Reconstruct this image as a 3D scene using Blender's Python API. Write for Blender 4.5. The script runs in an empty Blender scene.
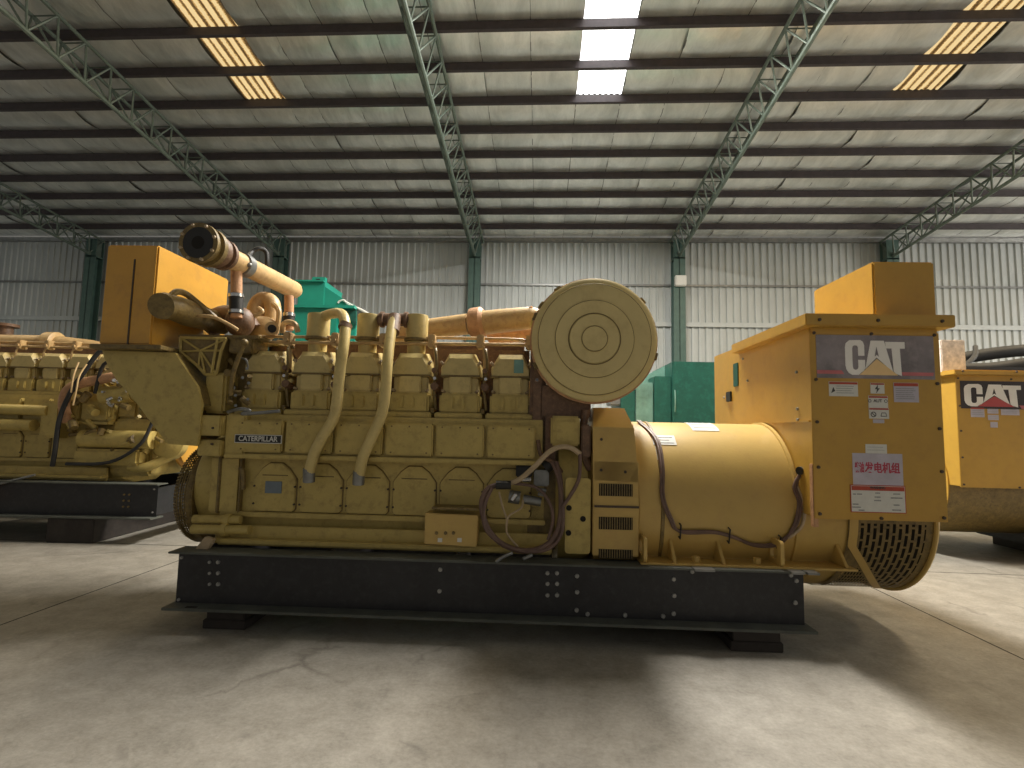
import bpy, bmesh, math, random
from mathutils import Vector, Matrix
random.seed(7)
C = bpy.context.scene
COL = C.collection
PI = math.pi
# ------------------------------------------------------------------ camera model
F, PITCH, ROLL, YAW = 518.3, 0.0874, 0.0215, 0.0549
HC = 1.5
def _R():
    cy, sy = math.cos(YAW), math.sin(YAW); cp, sp = math.cos(PITCH), math.sin(PITCH); cr, sr = math.cos(ROLL), math.sin(ROLL)
    Rz = Matrix(((cy, sy, 0), (-sy, cy, 0), (0, 0, 1)))
    Rx = Matrix(((1, 0, 0), (0, cp, sp), (0, -sp, cp)))
    A = Matrix(((1, 0, 0), (0, 0, -1), (0, 1, 0)))
    Rr = Matrix(((cr, -sr, 0), (sr, cr, 0), (0, 0, 1)))
    return Rr @ A @ Rx @ Rz
RM = _R()
cam = bpy.data.cameras.new('camera'); camo = bpy.data.objects.new('camera', cam); COL.objects.link(camo)
r, d, fw = Vector(RM[0]), Vector(RM[1]), Vector(RM[2])
M = Matrix.Identity(4)
for i in range(3):
    M[i][0] = r[i]; M[i][1] = -d[i]; M[i][2] = -fw[i]
M.translation = Vector((0, 0, HC)); camo.matrix_world = M
cam.sensor_fit = 'HORIZONTAL'; cam.sensor_width = 36; cam.lens = F/1024*36; cam.clip_end = 200
C.camera = camo
GZ = 0.0132
def meas(px, py, Y, rz=GZ):
    """machine-frame point at depth Y measured off the survey photograph"""
    v = RM.transposed() @ Vector(((px-512)/F, (py-384)/F, 1))
    v = Matrix.Rotation(-rz, 3, 'Z') @ v
    v = v*(Y/v.y); v.z += HC
    return v
def X(px, py, Y): return meas(px, py, Y).x
def Z(px, py, Y): return meas(px, py, Y).z

# ------------------------------------------------------------------ materials
def mat(name, col, rough=.5, metal=0., var=.12, scale=6., bump=0., bscale=40., dirt=None, dirt_amt=.35, spec=.5, stretch=(1, 1, 1)):
    m = bpy.data.materials.new(name); m.use_nodes = True
    nt = m.node_tree; N = nt.nodes; L = nt.links; b = N['Principled BSDF']
    b.inputs['Roughness'].default_value = rough; b.inputs['Metallic'].default_value = metal
    b.inputs['Specular IOR Level'].default_value = spec
    tc = N.new('ShaderNodeTexCoord'); mp = N.new('ShaderNodeMapping'); mp.inputs['Scale'].default_value = stretch
    L.new(tc.outputs['Object'], mp.inputs['Vector'])
    n = N.new('ShaderNodeTexNoise'); n.inputs['Scale'].default_value = scale; n.inputs['Detail'].default_value = 6; n.inputs['Roughness'].default_value = .62
    L.new(mp.outputs[0], n.inputs['Vector'])
    r = N.new('ShaderNodeValToRGB'); r.color_ramp.elements[0].position = .3; r.color_ramp.elements[1].position = .7
    c0 = [max(0, c*(1-var)) for c in col]; c1 = [min(1, c*(1+var)) for c in col]
    r.color_ramp.elements[0].color = (*c0, 1); r.color_ramp.elements[1].color = (*c1, 1)
    L.new(n.outputs['Fac'], r.inputs[0]); out = r.outputs[0]
    if dirt:
        n2 = N.new('ShaderNodeTexNoise'); n2.inputs['Scale'].default_value = scale*2.7; n2.inputs['Detail'].default_value = 8; n2.inputs['Roughness'].default_value = .7
        L.new(mp.outputs[0], n2.inputs['Vector'])
        r2 = N.new('ShaderNodeValToRGB'); r2.color_ramp.elements[0].position = .5; r2.color_ramp.elements[1].position = .72
        r2.color_ramp.elements[0].color = (0, 0, 0, 1); r2.color_ramp.elements[1].color = (dirt_amt, dirt_amt, dirt_amt, 1)
        L.new(n2.outputs['Fac'], r2.inputs[0])
        mx = N.new('ShaderNodeMix'); mx.data_type = 'RGBA'
        L.new(r2.outputs[0], mx.inputs['Factor']); L.new(out, mx.inputs['A']); mx.inputs['B'].default_value = (*dirt, 1)
        out = mx.outputs['Result']
    L.new(out, b.inputs['Base Color'])
    if bump:
        n3 = N.new('ShaderNodeTexNoise'); n3.inputs['Scale'].default_value = bscale; n3.inputs['Detail'].default_value = 4
        L.new(mp.outputs[0], n3.inputs['Vector'])
        bp = N.new('ShaderNodeBump'); bp.inputs['Strength'].default_value = bump; bp.inputs['Distance'].default_value = .01
        L.new(n3.outputs['Fac'], bp.inputs['Height']); L.new(bp.outputs[0], b.inputs['Normal'])
    return m
def emis(name, col, st):
    m = bpy.data.materials.new(name); m.use_nodes = True
    b = m.node_tree.nodes['Principled BSDF']; b.inputs['Base Color'].default_value = (*col, 1)
    b.inputs['Emission Color'].default_value = (*col, 1); b.inputs['Emission Strength'].default_value = st
    return m
K = dict(
 eng=mat('engine_paint', (.50, .385, .125), .40, 0, .10, 5, .15, 60, (.16, .10, .04), .45, spec=.35),
 cov=mat('engine_paint_upper_lit', (.58, .46, .19), .38, 0, .08, 5, .1, 60, (.2, .13, .06), .35, spec=.4),  # engine paint lightened; stronger light on the upper parts is put into the colour
 air=mat('air_cleaner_beige_lit', (.66, .54, .25), .42, 0, .05, 3, .08, 60, (.35, .24, .10), .3, spec=.4),  # cleaner's beige, with the brighter light up high mixed into the colour
 engd=mat('engine_paint_grimy', (.20, .14, .045), .5, 0, .3, 14, .3, 60, (.05, .035, .025), .8),
 cab=mat('cabinet_paint', (.51, .30, .05), .34, 0, .06, 3, .05, 50, (.34, .18, .05), .3),
 gen=mat('generator_paint', (.53, .36, .105), .4, 0, .06, 3, .05, 50, (.4, .24, .09), .3),
 box=mat('tank_paint', (.62, .33, .05), .36, 0, .07, 3, .05, 50, (.35, .18, .06), .3),
 pipe=mat('pipe_paint', (.54, .37, .17), .45, 0, .14, 9, .2, 60, (.28, .12, .06), .5),
 rust=mat('rusty_paint', (.52, .29, .15), .6, 0, .2, 8, .3, 60, (.25, .10, .06), .6),
 brn=mat('fouled_casting', (.15, .085, .05), .55, 0, .3, 14, .3, 50, (.35, .2, .1), .6),
 skid=mat('skid_black', (.014, .014, .017), .5, 0, .3, 6, .1, 60, (.05, .05, .05), .4),
 skidtop=mat('skid_flange_grey', (.085, .093, .08), .6, 0, .25, 6, .1, 60, (.12, .11, .09), .5),  # flanges a lighter green grey than the web
 bolt=mat('bolt_zinc', (.30, .30, .29), .4, .3, .1),
 boltd=mat('bolt_dark', (.07, .05, .035), .5, .2, .1),
 black=mat('black_rubber', (.018, .018, .018), .55, 0, .2),
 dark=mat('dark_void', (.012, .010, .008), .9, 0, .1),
 chrome=mat('bare_steel', (.55, .56, .57), .25, .9, .1),
 steel=mat('grey_steel', (.23, .235, .23), .4, .6, .2, 12),
 hose=mat('cable_sheath', (.14, .085, .065), .5, 0, .25, 10),
 wire=mat('tan_wire', (.42, .32, .2), .5, 0, .15, 10),
 white=mat('label_white', (.66, .66, .62), .4, 0, .05, 20),
 red=mat('label_red', (.42, .06, .03), .4, 0, .1, 20),
 pink=mat('stripe_faded_red', (.55, .16, .17), .4, 0, .15, 8),
 ink=mat('label_ink', (.05, .05, .05), .5, 0, .1),
 grey=mat('label_print_grey', (.28, .29, .29), .5, 0, .3, 90),
 sign=mat('sign_grey_glare', (.27, .24, .255), .25, 0, .35, 3, 0, 40, (.42, .36, .37), .6),  # dark board greyed; fading and glare are put into the colour
 sign2=mat('sign_dark', (.045, .035, .035), .3, 0, .2, 5),
 signw=mat('sign_letters', (.92, .90, .86), .35, 0, .05, 6),
 tan=mat('sign_triangle_yellow', (.88, .62, .30), .35, 0, .06, 6),
 sred=mat('sign_triangle_red', (.50, .07, .07), .4, 0, .1, 6),
 cred=mat('chinese_sign_red', (.45, .05, .09), .5, 0, .1, 6),
 lav=mat('chinese_sign_board', (.50, .47, .55), .4, 0, .12, 8),
 teal=mat('teal_paint', (.015, .26, .19), .4, 0, .1, 4),
 green=mat('green_paint', (.012, .085, .062), .42, 0, .15, 4, 0, 40, (.03, .2, .15), .4),
 greenl=mat('green_panel_glossy', (.16, .30, .25), .2, .2, .3, 4),
 truss=mat('truss_green_grey', (.115, .15, .125), .5, .1, .2, 10),
 purl=mat('purlin_red_oxide', (.055, .045, .05), .6, .1, .2, 10),
 colm=mat('column_green', (.07, .125, .108), .45, .1, .15, 6),
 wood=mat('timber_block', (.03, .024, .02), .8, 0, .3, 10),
 blu=mat('plate_blue_grey', (.16, .2, .24), .4, .3, .1),
)
# slightly different material: wall sheeting
K['wall'] = mat('wall_sheeting', (.47, .50, .495), .5, .15, .10, .9, 0, 40, (.28, .31, .31), .35, stretch=(1, 1, .35))

# ------------------------------------------------------------------ mesh builder
class MB:
    def __init__(s): s.v = []; s.f = []
    def add(s, v, f):
        n = len(s.v); s.v += [Vector(p) for p in v]; s.f += [tuple(i+n for i in q) for q in f]; return s
    def addbm(s, bm):
        bm.verts.ensure_lookup_table(); bm.verts.index_update()
        s.add([v.co.copy() for v in bm.verts], [[v.index for v in f.verts] for f in bm.faces]); bm.free(); return s
    def box(s, x0, x1, y0, y1, z0, z1, bev=0, rot=None, piv=None):
        bm = bmesh.new()
        V = [bm.verts.new((x, y, z)) for z in (z0, z1) for y in (y0, y1) for x in (x0, x1)]
        for q in ((0, 2, 3, 1), (4, 5, 7, 6), (0, 1, 5, 4), (2, 6, 7, 3), (0, 4, 6, 2), (1, 3, 7, 5)): bm.faces.new([V[i] for i in q])
        if bev: bmesh.ops.bevel(bm, geom=bm.edges[:], offset=min(bev, .45*min(abs(x1-x0), abs(y1-y0), abs(z1-z0))), segments=2, affect='EDGES')
        if rot: bmesh.ops.rotate(bm, verts=bm.verts[:], cent=piv or ((x0+x1)/2, (y0+y1)/2, (z0+z1)/2), matrix=rot)
        return s.addbm(bm)
    def cyl(s, p0, p1, r0, r1=None, n=24, cap=True):
        p0, p1 = Vector(p0), Vector(p1); r1 = r0 if r1 is None else r1
        q = (p1-p0).to_track_quat('Z', 'Y'); v = []
        for p, r_ in ((p0, r0), (p1, r1)):
            for k in range(n):
                a = 2*PI*k/n; v.append(p+q @ Vector((r_*math.cos(a), r_*math.sin(a), 0)))
        f = [(k, (k+1) % n, n+(k+1) % n, n+k) for k in range(n)]
        if cap: f += [tuple(range(n-1, -1, -1)), tuple(range(n, 2*n))]
        return s.add(v, f)
    def lathe(s, prof, c, ax, n=40):
        """prof: list of (radius, distance along axis)"""
        c = Vector(c); q = Vector(ax).to_track_quat('Z', 'Y'); v = []; f = []
        for (r_, h) in prof:
            for k in range(n):
                a = 2*PI*k/n; v.append(c+q @ Vector((r_*math.cos(a), r_*math.sin(a), h)))
        for i in range(len(prof)-1):
            for k in range(n): f.append((i*n+k, i*n+(k+1) % n, (i+1)*n+(k+1) % n, (i+1)*n+k))
        f += [tuple(range(n-1, -1, -1)), tuple(range((len(prof)-1)*n, len(prof)*n))]
        return s.add(v, f)
    def tube(s, pts, rad, n=12, smooth=True, sub=6):
        P = [Vector(p) for p in pts]
        R_ = rad if isinstance(rad, (list, tuple)) else [rad]*len(P)
        if smooth and len(P) > 2:
            Q = []; RR = []
            for i in range(len(P)-1):
                a, b, c, d_ = P[max(i-1, 0)], P[i], P[i+1], P[min(i+2, len(P)-1)]
                for k in range(sub):
                    t = k/sub
                    Q.append(.5*((2*b)+(-a+c)*t+(2*a-5*b+4*c-d_)*t*t+(-a+3*b-3*c+d_)*t**3)); RR.append(R_[i]*(1-t)+R_[i+1]*t)
            Q.append(P[-1]); RR.append(R_[-1]); P, R_ = Q, RR
        t0 = (P[1]-P[0]).normalized(); up = Vector((0, 0, 1)) if abs(t0.z) < .9 else Vector((0, 1, 0))
        nx = t0.cross(up).normalized(); v = []; f = []
        for i, p in enumerate(P):
            t = (P[min(i+1, len(P)-1)]-P[max(i-1, 0)]).normalized()
            nx = (nx-t*nx.dot(t)).normalized(); ny = t.cross(nx)
            for k in range(n):
                a = 2*PI*k/n; v.append(p+(nx*math.cos(a)+ny*math.sin(a))*R_[i])
        for i in range(len(P)-1):
            for k in range(n): f.append((i*n+k, i*n+(k+1) % n, (i+1)*n+(k+1) % n, (i+1)*n+k))
        f += [tuple(range(n-1, -1, -1)), tuple(range((len(P)-1)*n, len(P)*n))]
        return s.add(v, f)
    def prism(s, poly, ax, a, b, bev=0):
        """poly in the plane normal to ax: ax 'y' -> (x,z); 'x' -> (y,z); 'z' -> (x,y)"""
        mk = {'y': lambda p, t: (p[0], t, p[1]), 'x': lambda p, t: (t, p[0], p[1]), 'z': lambda p, t: (p[0], p[1], t)}[ax]
        n = len(poly); bm = bmesh.new()
        A = [bm.verts.new(mk(p, a)) for p in poly]; B = [bm.verts.new(mk(p, b)) for p in poly]
        bm.faces.new(A[::-1]); bm.faces.new(B)
        for i in range(n): bm.faces.new((A[i], A[(i+1) % n], B[(i+1) % n], B[i]))
        if bev: bmesh.ops.bevel(bm, geom=bm.edges[:], offset=bev, segments=2, affect='EDGES', clamp_overlap=True)
        return s.addbm(bm)
    def loft(s, rings):
        n = len(rings[0]); v = [p for r_ in rings for p in r_]; f = []
        for i in range(len(rings)-1):
            for k in range(n): f.append((i*n+k, i*n+(k+1) % n, (i+1)*n+(k+1) % n, (i+1)*n+k))
        f += [tuple(range(n-1, -1, -1)), tuple(range((len(rings)-1)*n, len(rings)*n))]
        return s.add(v, f)
    def ball(s, c, r_, sc=(1, 1, 1), u=16, w=10):
        bm = bmesh.new(); bmesh.ops.create_uvsphere(bm, u_segments=u, v_segments=w, radius=r_)
        for v in bm.verts: v.co = Vector((v.co.x*sc[0], v.co.y*sc[1], v.co.z*sc[2]))+Vector(c)
        return s.addbm(bm)

class Frame:
    def __init__(s, o=(0, 0, 0), rz=0., sc=1., mx=1): s.o = Vector(o); s.rz = rz; s.sc = sc; s.mx = mx
    def pre(s, p): return Vector((p[0]*s.mx*s.sc, p[1]*s.sc, p[2]*s.sc))       # before rotation
    def world(s, p): return s.o + Matrix.Rotation(s.rz, 3, 'Z') @ s.pre(p)
WORLD = Frame()
FR = {}
def thing(name, fr, base, label, cat, group=None):
    o = bpy.data.objects.new(name, None); COL.objects.link(o)
    o.location = fr.world(base); o.rotation_euler = (0, 0, fr.rz); o.empty_display_size = .2
    o['label'] = label; o['category'] = cat
    if group: o['group'] = group
    FR[o.name] = (fr, Vector(base)); return o
def mesh(name, mb, m, fr, base, smooth=35):
    me = bpy.data.meshes.new(name)
    b0 = fr.pre(base)
    me.from_pydata([fr.pre(v)-b0 for v in mb.v], [], mb.f)
    bm = bmesh.new(); bm.from_mesh(me); bmesh.ops.recalc_face_normals(bm, faces=bm.faces[:]); bm.to_mesh(me); bm.free()
    me.materials.append(K[m] if isinstance(m, str) else m)
    if smooth:
        for p in me.polygons: p.use_smooth = True
        me.set_sharp_from_angle(angle=math.radians(smooth))
    o = bpy.data.objects.new(name, me); COL.objects.link(o); return o
def part(name, mb, m, parent, label=None, smooth=35):
    fr, base = FR[parent.name]
    o = mesh(name, mb, m, fr, base, smooth); o.parent = parent; FR[o.name] = (fr, base)
    if label: o['label'] = label
    return o
def solid(name, mb, m, fr, base, label, cat, group=None, smooth=35):
    o = mesh(name, mb, m, fr, base, smooth); o.location = fr.world(base); o.rotation_euler = (0, 0, fr.rz)
    o['label'] = label; o['category'] = cat
    if group: o['group'] = group
    FR[o.name] = (fr, Vector(base)); return o
def struct(name, mb, m, smooth=None, label=None):
    o = mesh(name, mb, m, WORLD, (0, 0, 0), smooth); o['kind'] = 'structure'
    if label: o['label'] = label
    FR[o.name] = (WORLD, Vector((0, 0, 0))); return o
def text_mb(body, x, y, z, h, bold=0., align='CENTER', sx=1., depth=.002):
    """text lying in the XZ plane at depth y, facing -Y"""
    cu = bpy.data.curves.new('t', 'FONT'); cu.body = body; cu.size = h; cu.align_x = align; cu.align_y = 'CENTER'; cu.offset = bold; cu.extrude = depth/2
    ob = bpy.data.objects.new('t', cu); COL.objects.link(ob)
    me = bpy.data.meshes.new_from_object(ob.evaluated_get(bpy.context.evaluated_depsgraph_get()))
    mb = MB(); mb.add([(x+v.co.x*sx, y-v.co.z, z+v.co.y) for v in me.vertices], [tuple(p.vertices) for p in me.polygons])
    bpy.data.objects.remove(ob); bpy.data.curves.remove(cu); bpy.data.meshes.remove(me)
    return mb

# ================================================================== SETTING
D, HE, SL, PS = 15.317, 7.183, .1043, .8285        # wall distance, eave height, roof slope, purlin spacing
PB = .0778
YF = -9.0                                           # roof reaches this far behind
def roofz(y): return HE+PB+SL*(D-y)
# floor
fm = bpy.data.materials.new('concrete_floor'); fm.use_nodes = True
nt = fm.node_tree; N = nt.nodes; L = nt.links; b = N['Principled BSDF']; b.inputs['Roughness'].default_value = .62
tc = N.new('ShaderNodeTexCoord')
def noise(scale, detail=6, rough=.6, dist=0.):
    n = N.new('ShaderNodeTexNoise'); n.inputs['Scale'].default_value = scale; n.inputs['Detail'].default_value = detail
    n.inputs['Roughness'].default_value = rough; n.inputs['Distortion'].default_value = dist
    L.new(tc.outputs['Object'], n.inputs['Vector']); return n
def ramp(src, p0, c0, p1, c1):
    r_ = N.new('ShaderNodeValToRGB'); e = r_.color_ramp.elements
    e[0].position = p0; e[0].color = (*c0, 1); e[1].position = p1; e[1].color = (*c1, 1); L.new(src, r_.inputs[0]); return r_
def mix(fac, a, b_, mode='MIX'):
    m_ = N.new('ShaderNodeMix'); m_.data_type = 'RGBA'; m_.blend_type = mode
    if isinstance(fac, float): m_.inputs['Factor'].default_value = fac
    else: L.new(fac, m_.inputs['Factor'])
    for s_, x in (('A', a), ('B', b_)):
        if isinstance(x, tuple): m_.inputs[s_].default_value = (*x, 1)
        else: L.new(x, m_.inputs[s_])
    return m_.outputs['Result']
n1 = noise(.7, 8, .65, .4); n2 = noise(5, 8, .7); n3 = noise(40, 5, .7); n4 = noise(2.2, 5, .6, 1.5)
base = ramp(n1.outputs['Fac'], .3, (.17, .158, .132), .72, (.29, .27, .23)).outputs[0]
c = mix(.5, base, ramp(n2.outputs['Fac'], .35, (.16, .145, .12), .65, (.38, .355, .31)).outputs[0])
c = mix(.16, c, ramp(n3.outputs['Fac'], .3, (.12, .11, .09), .7, (.42, .40, .35)).outputs[0])
vor = N.new('ShaderNodeTexVoronoi'); vor.feature = 'DISTANCE_TO_EDGE'; vor.inputs['Scale'].default_value = .55
mpx = N.new('ShaderNodeMapping'); L.new(tc.outputs['Object'], mpx.inputs['Vector'])
mv = mix(.22, mpx.outputs[0], n4.outputs['Color'])
L.new(mv, vor.inputs['Vector'])
crk = ramp(vor.outputs['Distance'], .0, (.55, .55, .55), .012, (0, 0, 0))
brk = ramp(noise(1.1, 3).outputs['Fac'], .5, (0, 0, 0), .62, (1, 1, 1))
cf = mix(1., crk.outputs[0], brk.outputs[0], 'MULTIPLY')
c = mix(cf, c, (.07, .06, .05))
# dark drip / tyre stains
st = ramp(noise(3.3, 4, .6, .8).outputs['Fac'], .62, (0, 0, 0), .72, (.45, .45, .45))
c = mix(st.outputs[0], c, (.12, .11, .095))
L.new(c, b.inputs['Base Color'])
bp = N.new('ShaderNodeBump'); bp.inputs['Strength'].default_value = .25; bp.inputs['Distance'].default_value = .01
L.new(n3.outputs['Fac'], bp.inputs['Height']); L.new(bp.outputs[0], b.inputs['Normal'])
mb = MB()
xs = [-24, 24]
mb.box(-24, 24, YF, D+.2, -.2, 0)
floor = struct('floor', mb, fm)
# saw-cut slab joints
jm = MB()
for y in (4.95-6.2, 5.35+.9, 11.2): jm.box(-24, 24, y-.006, y+.006, .0002, .0012)
for x in (-9.2, -3.9, 3.35, 9.2): jm.box(x-.006, x+.006, YF, D, .0002, .0012)
jo = part('slab_joint', jm, 'dark', floor)

# back wall: corrugated sheets in three bands, with the lap rails
def corrugated(x0, x1, z0, z1, y, pitch=.205, dep=.035):
    mb = MB(); n = int((x1-x0)/pitch); pr = []
    for i in range(n+1):
        x = x0+i*pitch
        pr += [(x, 0), (x+pitch*.62, 0), (x+pitch*.70, -dep), (x+pitch*.92, -dep)]
    v = [(x, y+dy, z) for z in (z0, z1) for x, dy in pr]; m = len(pr)
    mb.add(v, [(i, i+1, m+i+1, m+i) for i in range(m-1)]); return mb
ZW1, ZW2 = 4.3684+HC, 3.1806+HC
w = struct('wall_back', corrugated(-24, 24, 0, HE+.05, D+.06), 'wall')
part('lap_rail', MB().box(-24, 24, D-.02, D+.02, ZW1-.035, ZW1+.02), 'steel', w)
part('lap_rail', MB().box(-24, 24, D-.04, D+.02, ZW2-.06, ZW2+.07), 'wall', w)
struct('trim_eave', MB().box(-24, 24, D-.10, D+.0, HE-.02, HE+.10), 'steel')
# side walls far out of frame
struct('wall_left', MB().box(-24.2, -24, YF, D, 0, HE+3), 'wall')
struct('wall_right', MB().box(24, 24.2, 8, D, 0, HE+3), 'wall')

# roof: foil-faced insulation quilt sagging between purlins
rm = bpy.data.materials.new('foil_quilt'); rm.use_nodes = True
nt = rm.node_tree; N = nt.nodes; L = nt.links; b = N['Principled BSDF']
tc = N.new('ShaderNodeTexCoord'); mp = N.new('ShaderNodeMapping'); mp.inputs['Scale'].default_value = (1, .35, 1); L.new(tc.outputs['Object'], mp.inputs['Vector'])
n = N.new('ShaderNodeTexNoise'); n.inputs['Scale'].default_value = 2.2; n.inputs['Detail'].default_value = 7; n.inputs['Roughness'].default_value = .68; n.inputs['Distortion'].default_value = .5
L.new(mp.outputs[0], n.inputs['Vector'])
rr = N.new('ShaderNodeValToRGB'); rr.color_ramp.elements[0].position = .28; rr.color_ramp.elements[1].position = .7
rr.color_ramp.elements[0].color = (.58, .60, .58, 1); rr.color_ramp.elements[1].color = (.96, .97, .94, 1); L.new(n.outputs['Fac'], rr.inputs[0])
L.new(rr.outputs[0], b.inputs['Base Color'])
b.inputs['Metallic'].default_value = .8
r2 = N.new('ShaderNodeMapRange'); r2.inputs['To Min'].default_value = .28; r2.inputs['To Max'].default_value = .5; L.new(n.outputs['Fac'], r2.inputs['Value']); L.new(r2.outputs[0], b.inputs['Roughness'])
nb = N.new('ShaderNodeTexNoise'); nb.inputs['Scale'].default_value = 5; nb.inputs['Detail'].default_value = 5; L.new(mp.outputs[0], nb.inputs['Vector'])
bp = N.new('ShaderNodeBump'); bp.inputs['Strength'].default_value = .35; bp.inputs['Distance'].default_value = .06; L.new(nb.outputs['Fac'], bp.inputs['Height']); L.new(bp.outputs[0], b.inputs['Normal'])
SKY = [(-12.15, 'y'), (-5.55, 'y'), (1.03, 'w'), (6.86, 'y'), (13.2, 'y')]
SW = .43
SKY0 = D-12*PS
SY1 = D-7*PS                                        # skylights end here
def in_sky(x, y): return any(abs(x-c_) < SW for c_, _ in SKY) and SKY0 < y < SY1
PW = .86
mb = MB()
npur = int((D-YF)/PS)+1
x0 = 1.03-SW-28*PW
grid = {}
vid = 0; V_ = []; F_ = []
ys = []
for i in range(npur):
    for k in range(6): ys.append(D-(i+k/6)*PS)
ys.append(D-npur*PS)
def sag(y, x, jx):
    t = ((D-y)/PS) % 1.0
    ph = random.Random(int((D-y)/PS)*977+jx*31).uniform(.6, 1.25)
    return -.055*math.sin(PI*t)**.8*ph if False else .0
edges = [1.03-SW+PW*j for j in range(-28, 28)]
# make seams coincide with skylight edges
cuts = sorted(set([round(e, 3) for e in edges] ))
bad = [c_ for c_, _ in SKY if abs(c_-1.03) > .1]
cuts = [e for e in cuts if not any(abs(e-(c_-SW)) < .5*PW or abs(e-(c_+SW)) < .5*PW for c_ in bad)]
for c_ in bad: cuts += [c_-SW, c_+SW]
cuts = sorted(cuts)
sm = MB()
for j in range(len(cuts)-1):
    xa, xb = cuts[j], cuts[j+1]; xc = (xa+xb)/2
    nx = 5
    rj = random.Random(j)
    for i in range(npur):
        yt, yb = D-(i+1)*PS, D-i*PS                 # yt nearer to camera
        if in_sky(xc, (yt+yb)/2): continue
        amp = rj.uniform(.05, .10); ny = 6
        vs = []
        for a in range(ny+1):
            y = yb+(yt-yb)*a/ny; s_ = math.sin(PI*a/ny)
            for q in range(nx+1):
                u = q/nx; x = xa+(xb-xa)*u
                vs.append((x, y, roofz(y)+.075-amp*s_-.02*math.sin(PI*u)*s_))
        fs = [(a*(nx+1)+q, a*(nx+1)+q+1, (a+1)*(nx+1)+q+1, (a+1)*(nx+1)+q) for a in range(ny) for q in range(nx)]
        mb.add(vs, fs)
        sm.add([(xa-.008, yb, roofz(yb)+.06), (xa+.008, yb, roofz(yb)+.06), (xa+.008, (yb+yt)/2, roofz((yb+yt)/2)+.075-amp-.012), (xa-.008, (yb+yt)/2, roofz((yb+yt)/2)+.075-amp-.012), (xa+.008, yt, roofz(yt)+.06), (xa-.008, yt, roofz(yt)+.06)], [(0, 1, 2, 3), (3, 2, 4, 5)])
# sheet above so no light leaks
ceil = struct('ceiling', mb, rm, smooth=60)
part('quilt_seam', sm, 'steel', ceil)
sh = MB()
for j in range(len(SKY)+1):
    xa = -24.2 if j == 0 else SKY[j-1][0]+SW; xb = 24.2 if j == len(SKY) else SKY[j][0]-SW
    sh.add([(xa, YF-1, roofz(YF-1)+.16), (xb, YF-1, roofz(YF-1)+.16), (xb, D+.2, roofz(D+.2)+.16), (xa, D+.2, roofz(D+.2)+.16)], [(0, 1, 2, 3)])
for c_, _ in SKY: sh.add([(c_-SW, YF-1, roofz(YF-1)+.16), (c_+SW, YF-1, roofz(YF-1)+.16), (c_+SW, SKY0, roofz(SKY0)+.16), (c_-SW, SKY0, roofz(SKY0)+.16)], [(0, 1, 2, 3)])
for c_, _ in SKY: sh.add([(c_-SW, SY1, roofz(SY1)+.16), (c_+SW, SY1, roofz(SY1)+.16), (c_+SW, D+.2, roofz(D+.2)+.16), (c_-SW, D+.2, roofz(D+.2)+.16)], [(0, 1, 2, 3)])
struct('trim_roof_sheet', sh, 'steel')
# skylights: ribbed fibreglass
def sky_mat(kind):
    m = bpy.data.materials.new('skylight_'+kind); m.use_nodes = True; nt = m.node_tree; N = nt.nodes; L = nt.links; b = N['Principled BSDF']
    if kind == 'w':
        b.inputs['Base Color'].default_value = (.9, .9, .88, 1); b.inputs['Emission Color'].default_value = (1, .985, .96, 1); b.inputs['Emission Strength'].default_value = SKY_W
        return m
    tc = N.new('ShaderNodeTexCoord'); mp = N.new('ShaderNodeMapping'); mp.inputs['Scale'].default_value = (1, .35, 1); L.new(tc.outputs['Object'], mp.inputs['Vector'])
    wv = N.new('ShaderNodeTexWave'); wv.bands_direction = 'X'; wv.inputs['Scale'].default_value = 2.05; wv.inputs['Distortion'].default_value = .25; wv.inputs['Detail Scale'].default_value = 3; L.new(tc.outputs['Object'], wv.inputs['Vector'])
    n = N.new('ShaderNodeTexNoise'); n.inputs['Scale'].default_value = 45; n.inputs['Detail'].default_value = 2; L.new(tc.outputs['Object'], n.inputs['Vector'])
    mx = N.new('ShaderNodeMath'); mx.operation = 'MULTIPLY_ADD'; L.new(n.outputs['Fac'], mx.inputs[0]); mx.inputs[1].default_value = .9; L.new(wv.outputs['Fac'], mx.inputs[2])
    r_ = N.new('ShaderNodeValToRGB'); e = r_.color_ramp.elements; e[0].position = .50; e[0].color = (.07, .035, .012, 1); e[1].position = 1.25; e[1].color = (1, .74, .36, 1)
    e[1].position = 1.0; e2 = r_.color_ramp.elements.new(.80); e2.color = (.60, .34, .10, 1)
    L.new(mx.outputs[0], r_.inputs[0]); L.new(r_.outputs[0], b.inputs['Emission Color']); b.inputs['Base Color'].default_value = (.12, .09, .05, 1); b.inputs['Emission Strength'].default_value = SKY_Y
    return m
SKY_W, SKY_Y = 4.0, .85
SM = {'w': sky_mat('w'), 'y': sky_mat('y')}
for i, (c_, k) in enumerate(SKY):
    pr = []; n_ = 40
    for q in range(n_+1):
        x = c_-SW+2*SW*q/n_; pr.append((x, .012*math.sin(q*PI*2/5)))
    v = [(x, y, roofz(y)+.10+dz) for y in (SKY0, SY1) for x, dz in pr]; m_ = len(pr)
    mm = MB(); mm.add(v, [(a, a+1, m_+a+1, m_+a) for a in range(m_-1)])
    struct('window_%d' % (i+1), mm, SM[k], smooth=None)

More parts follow.
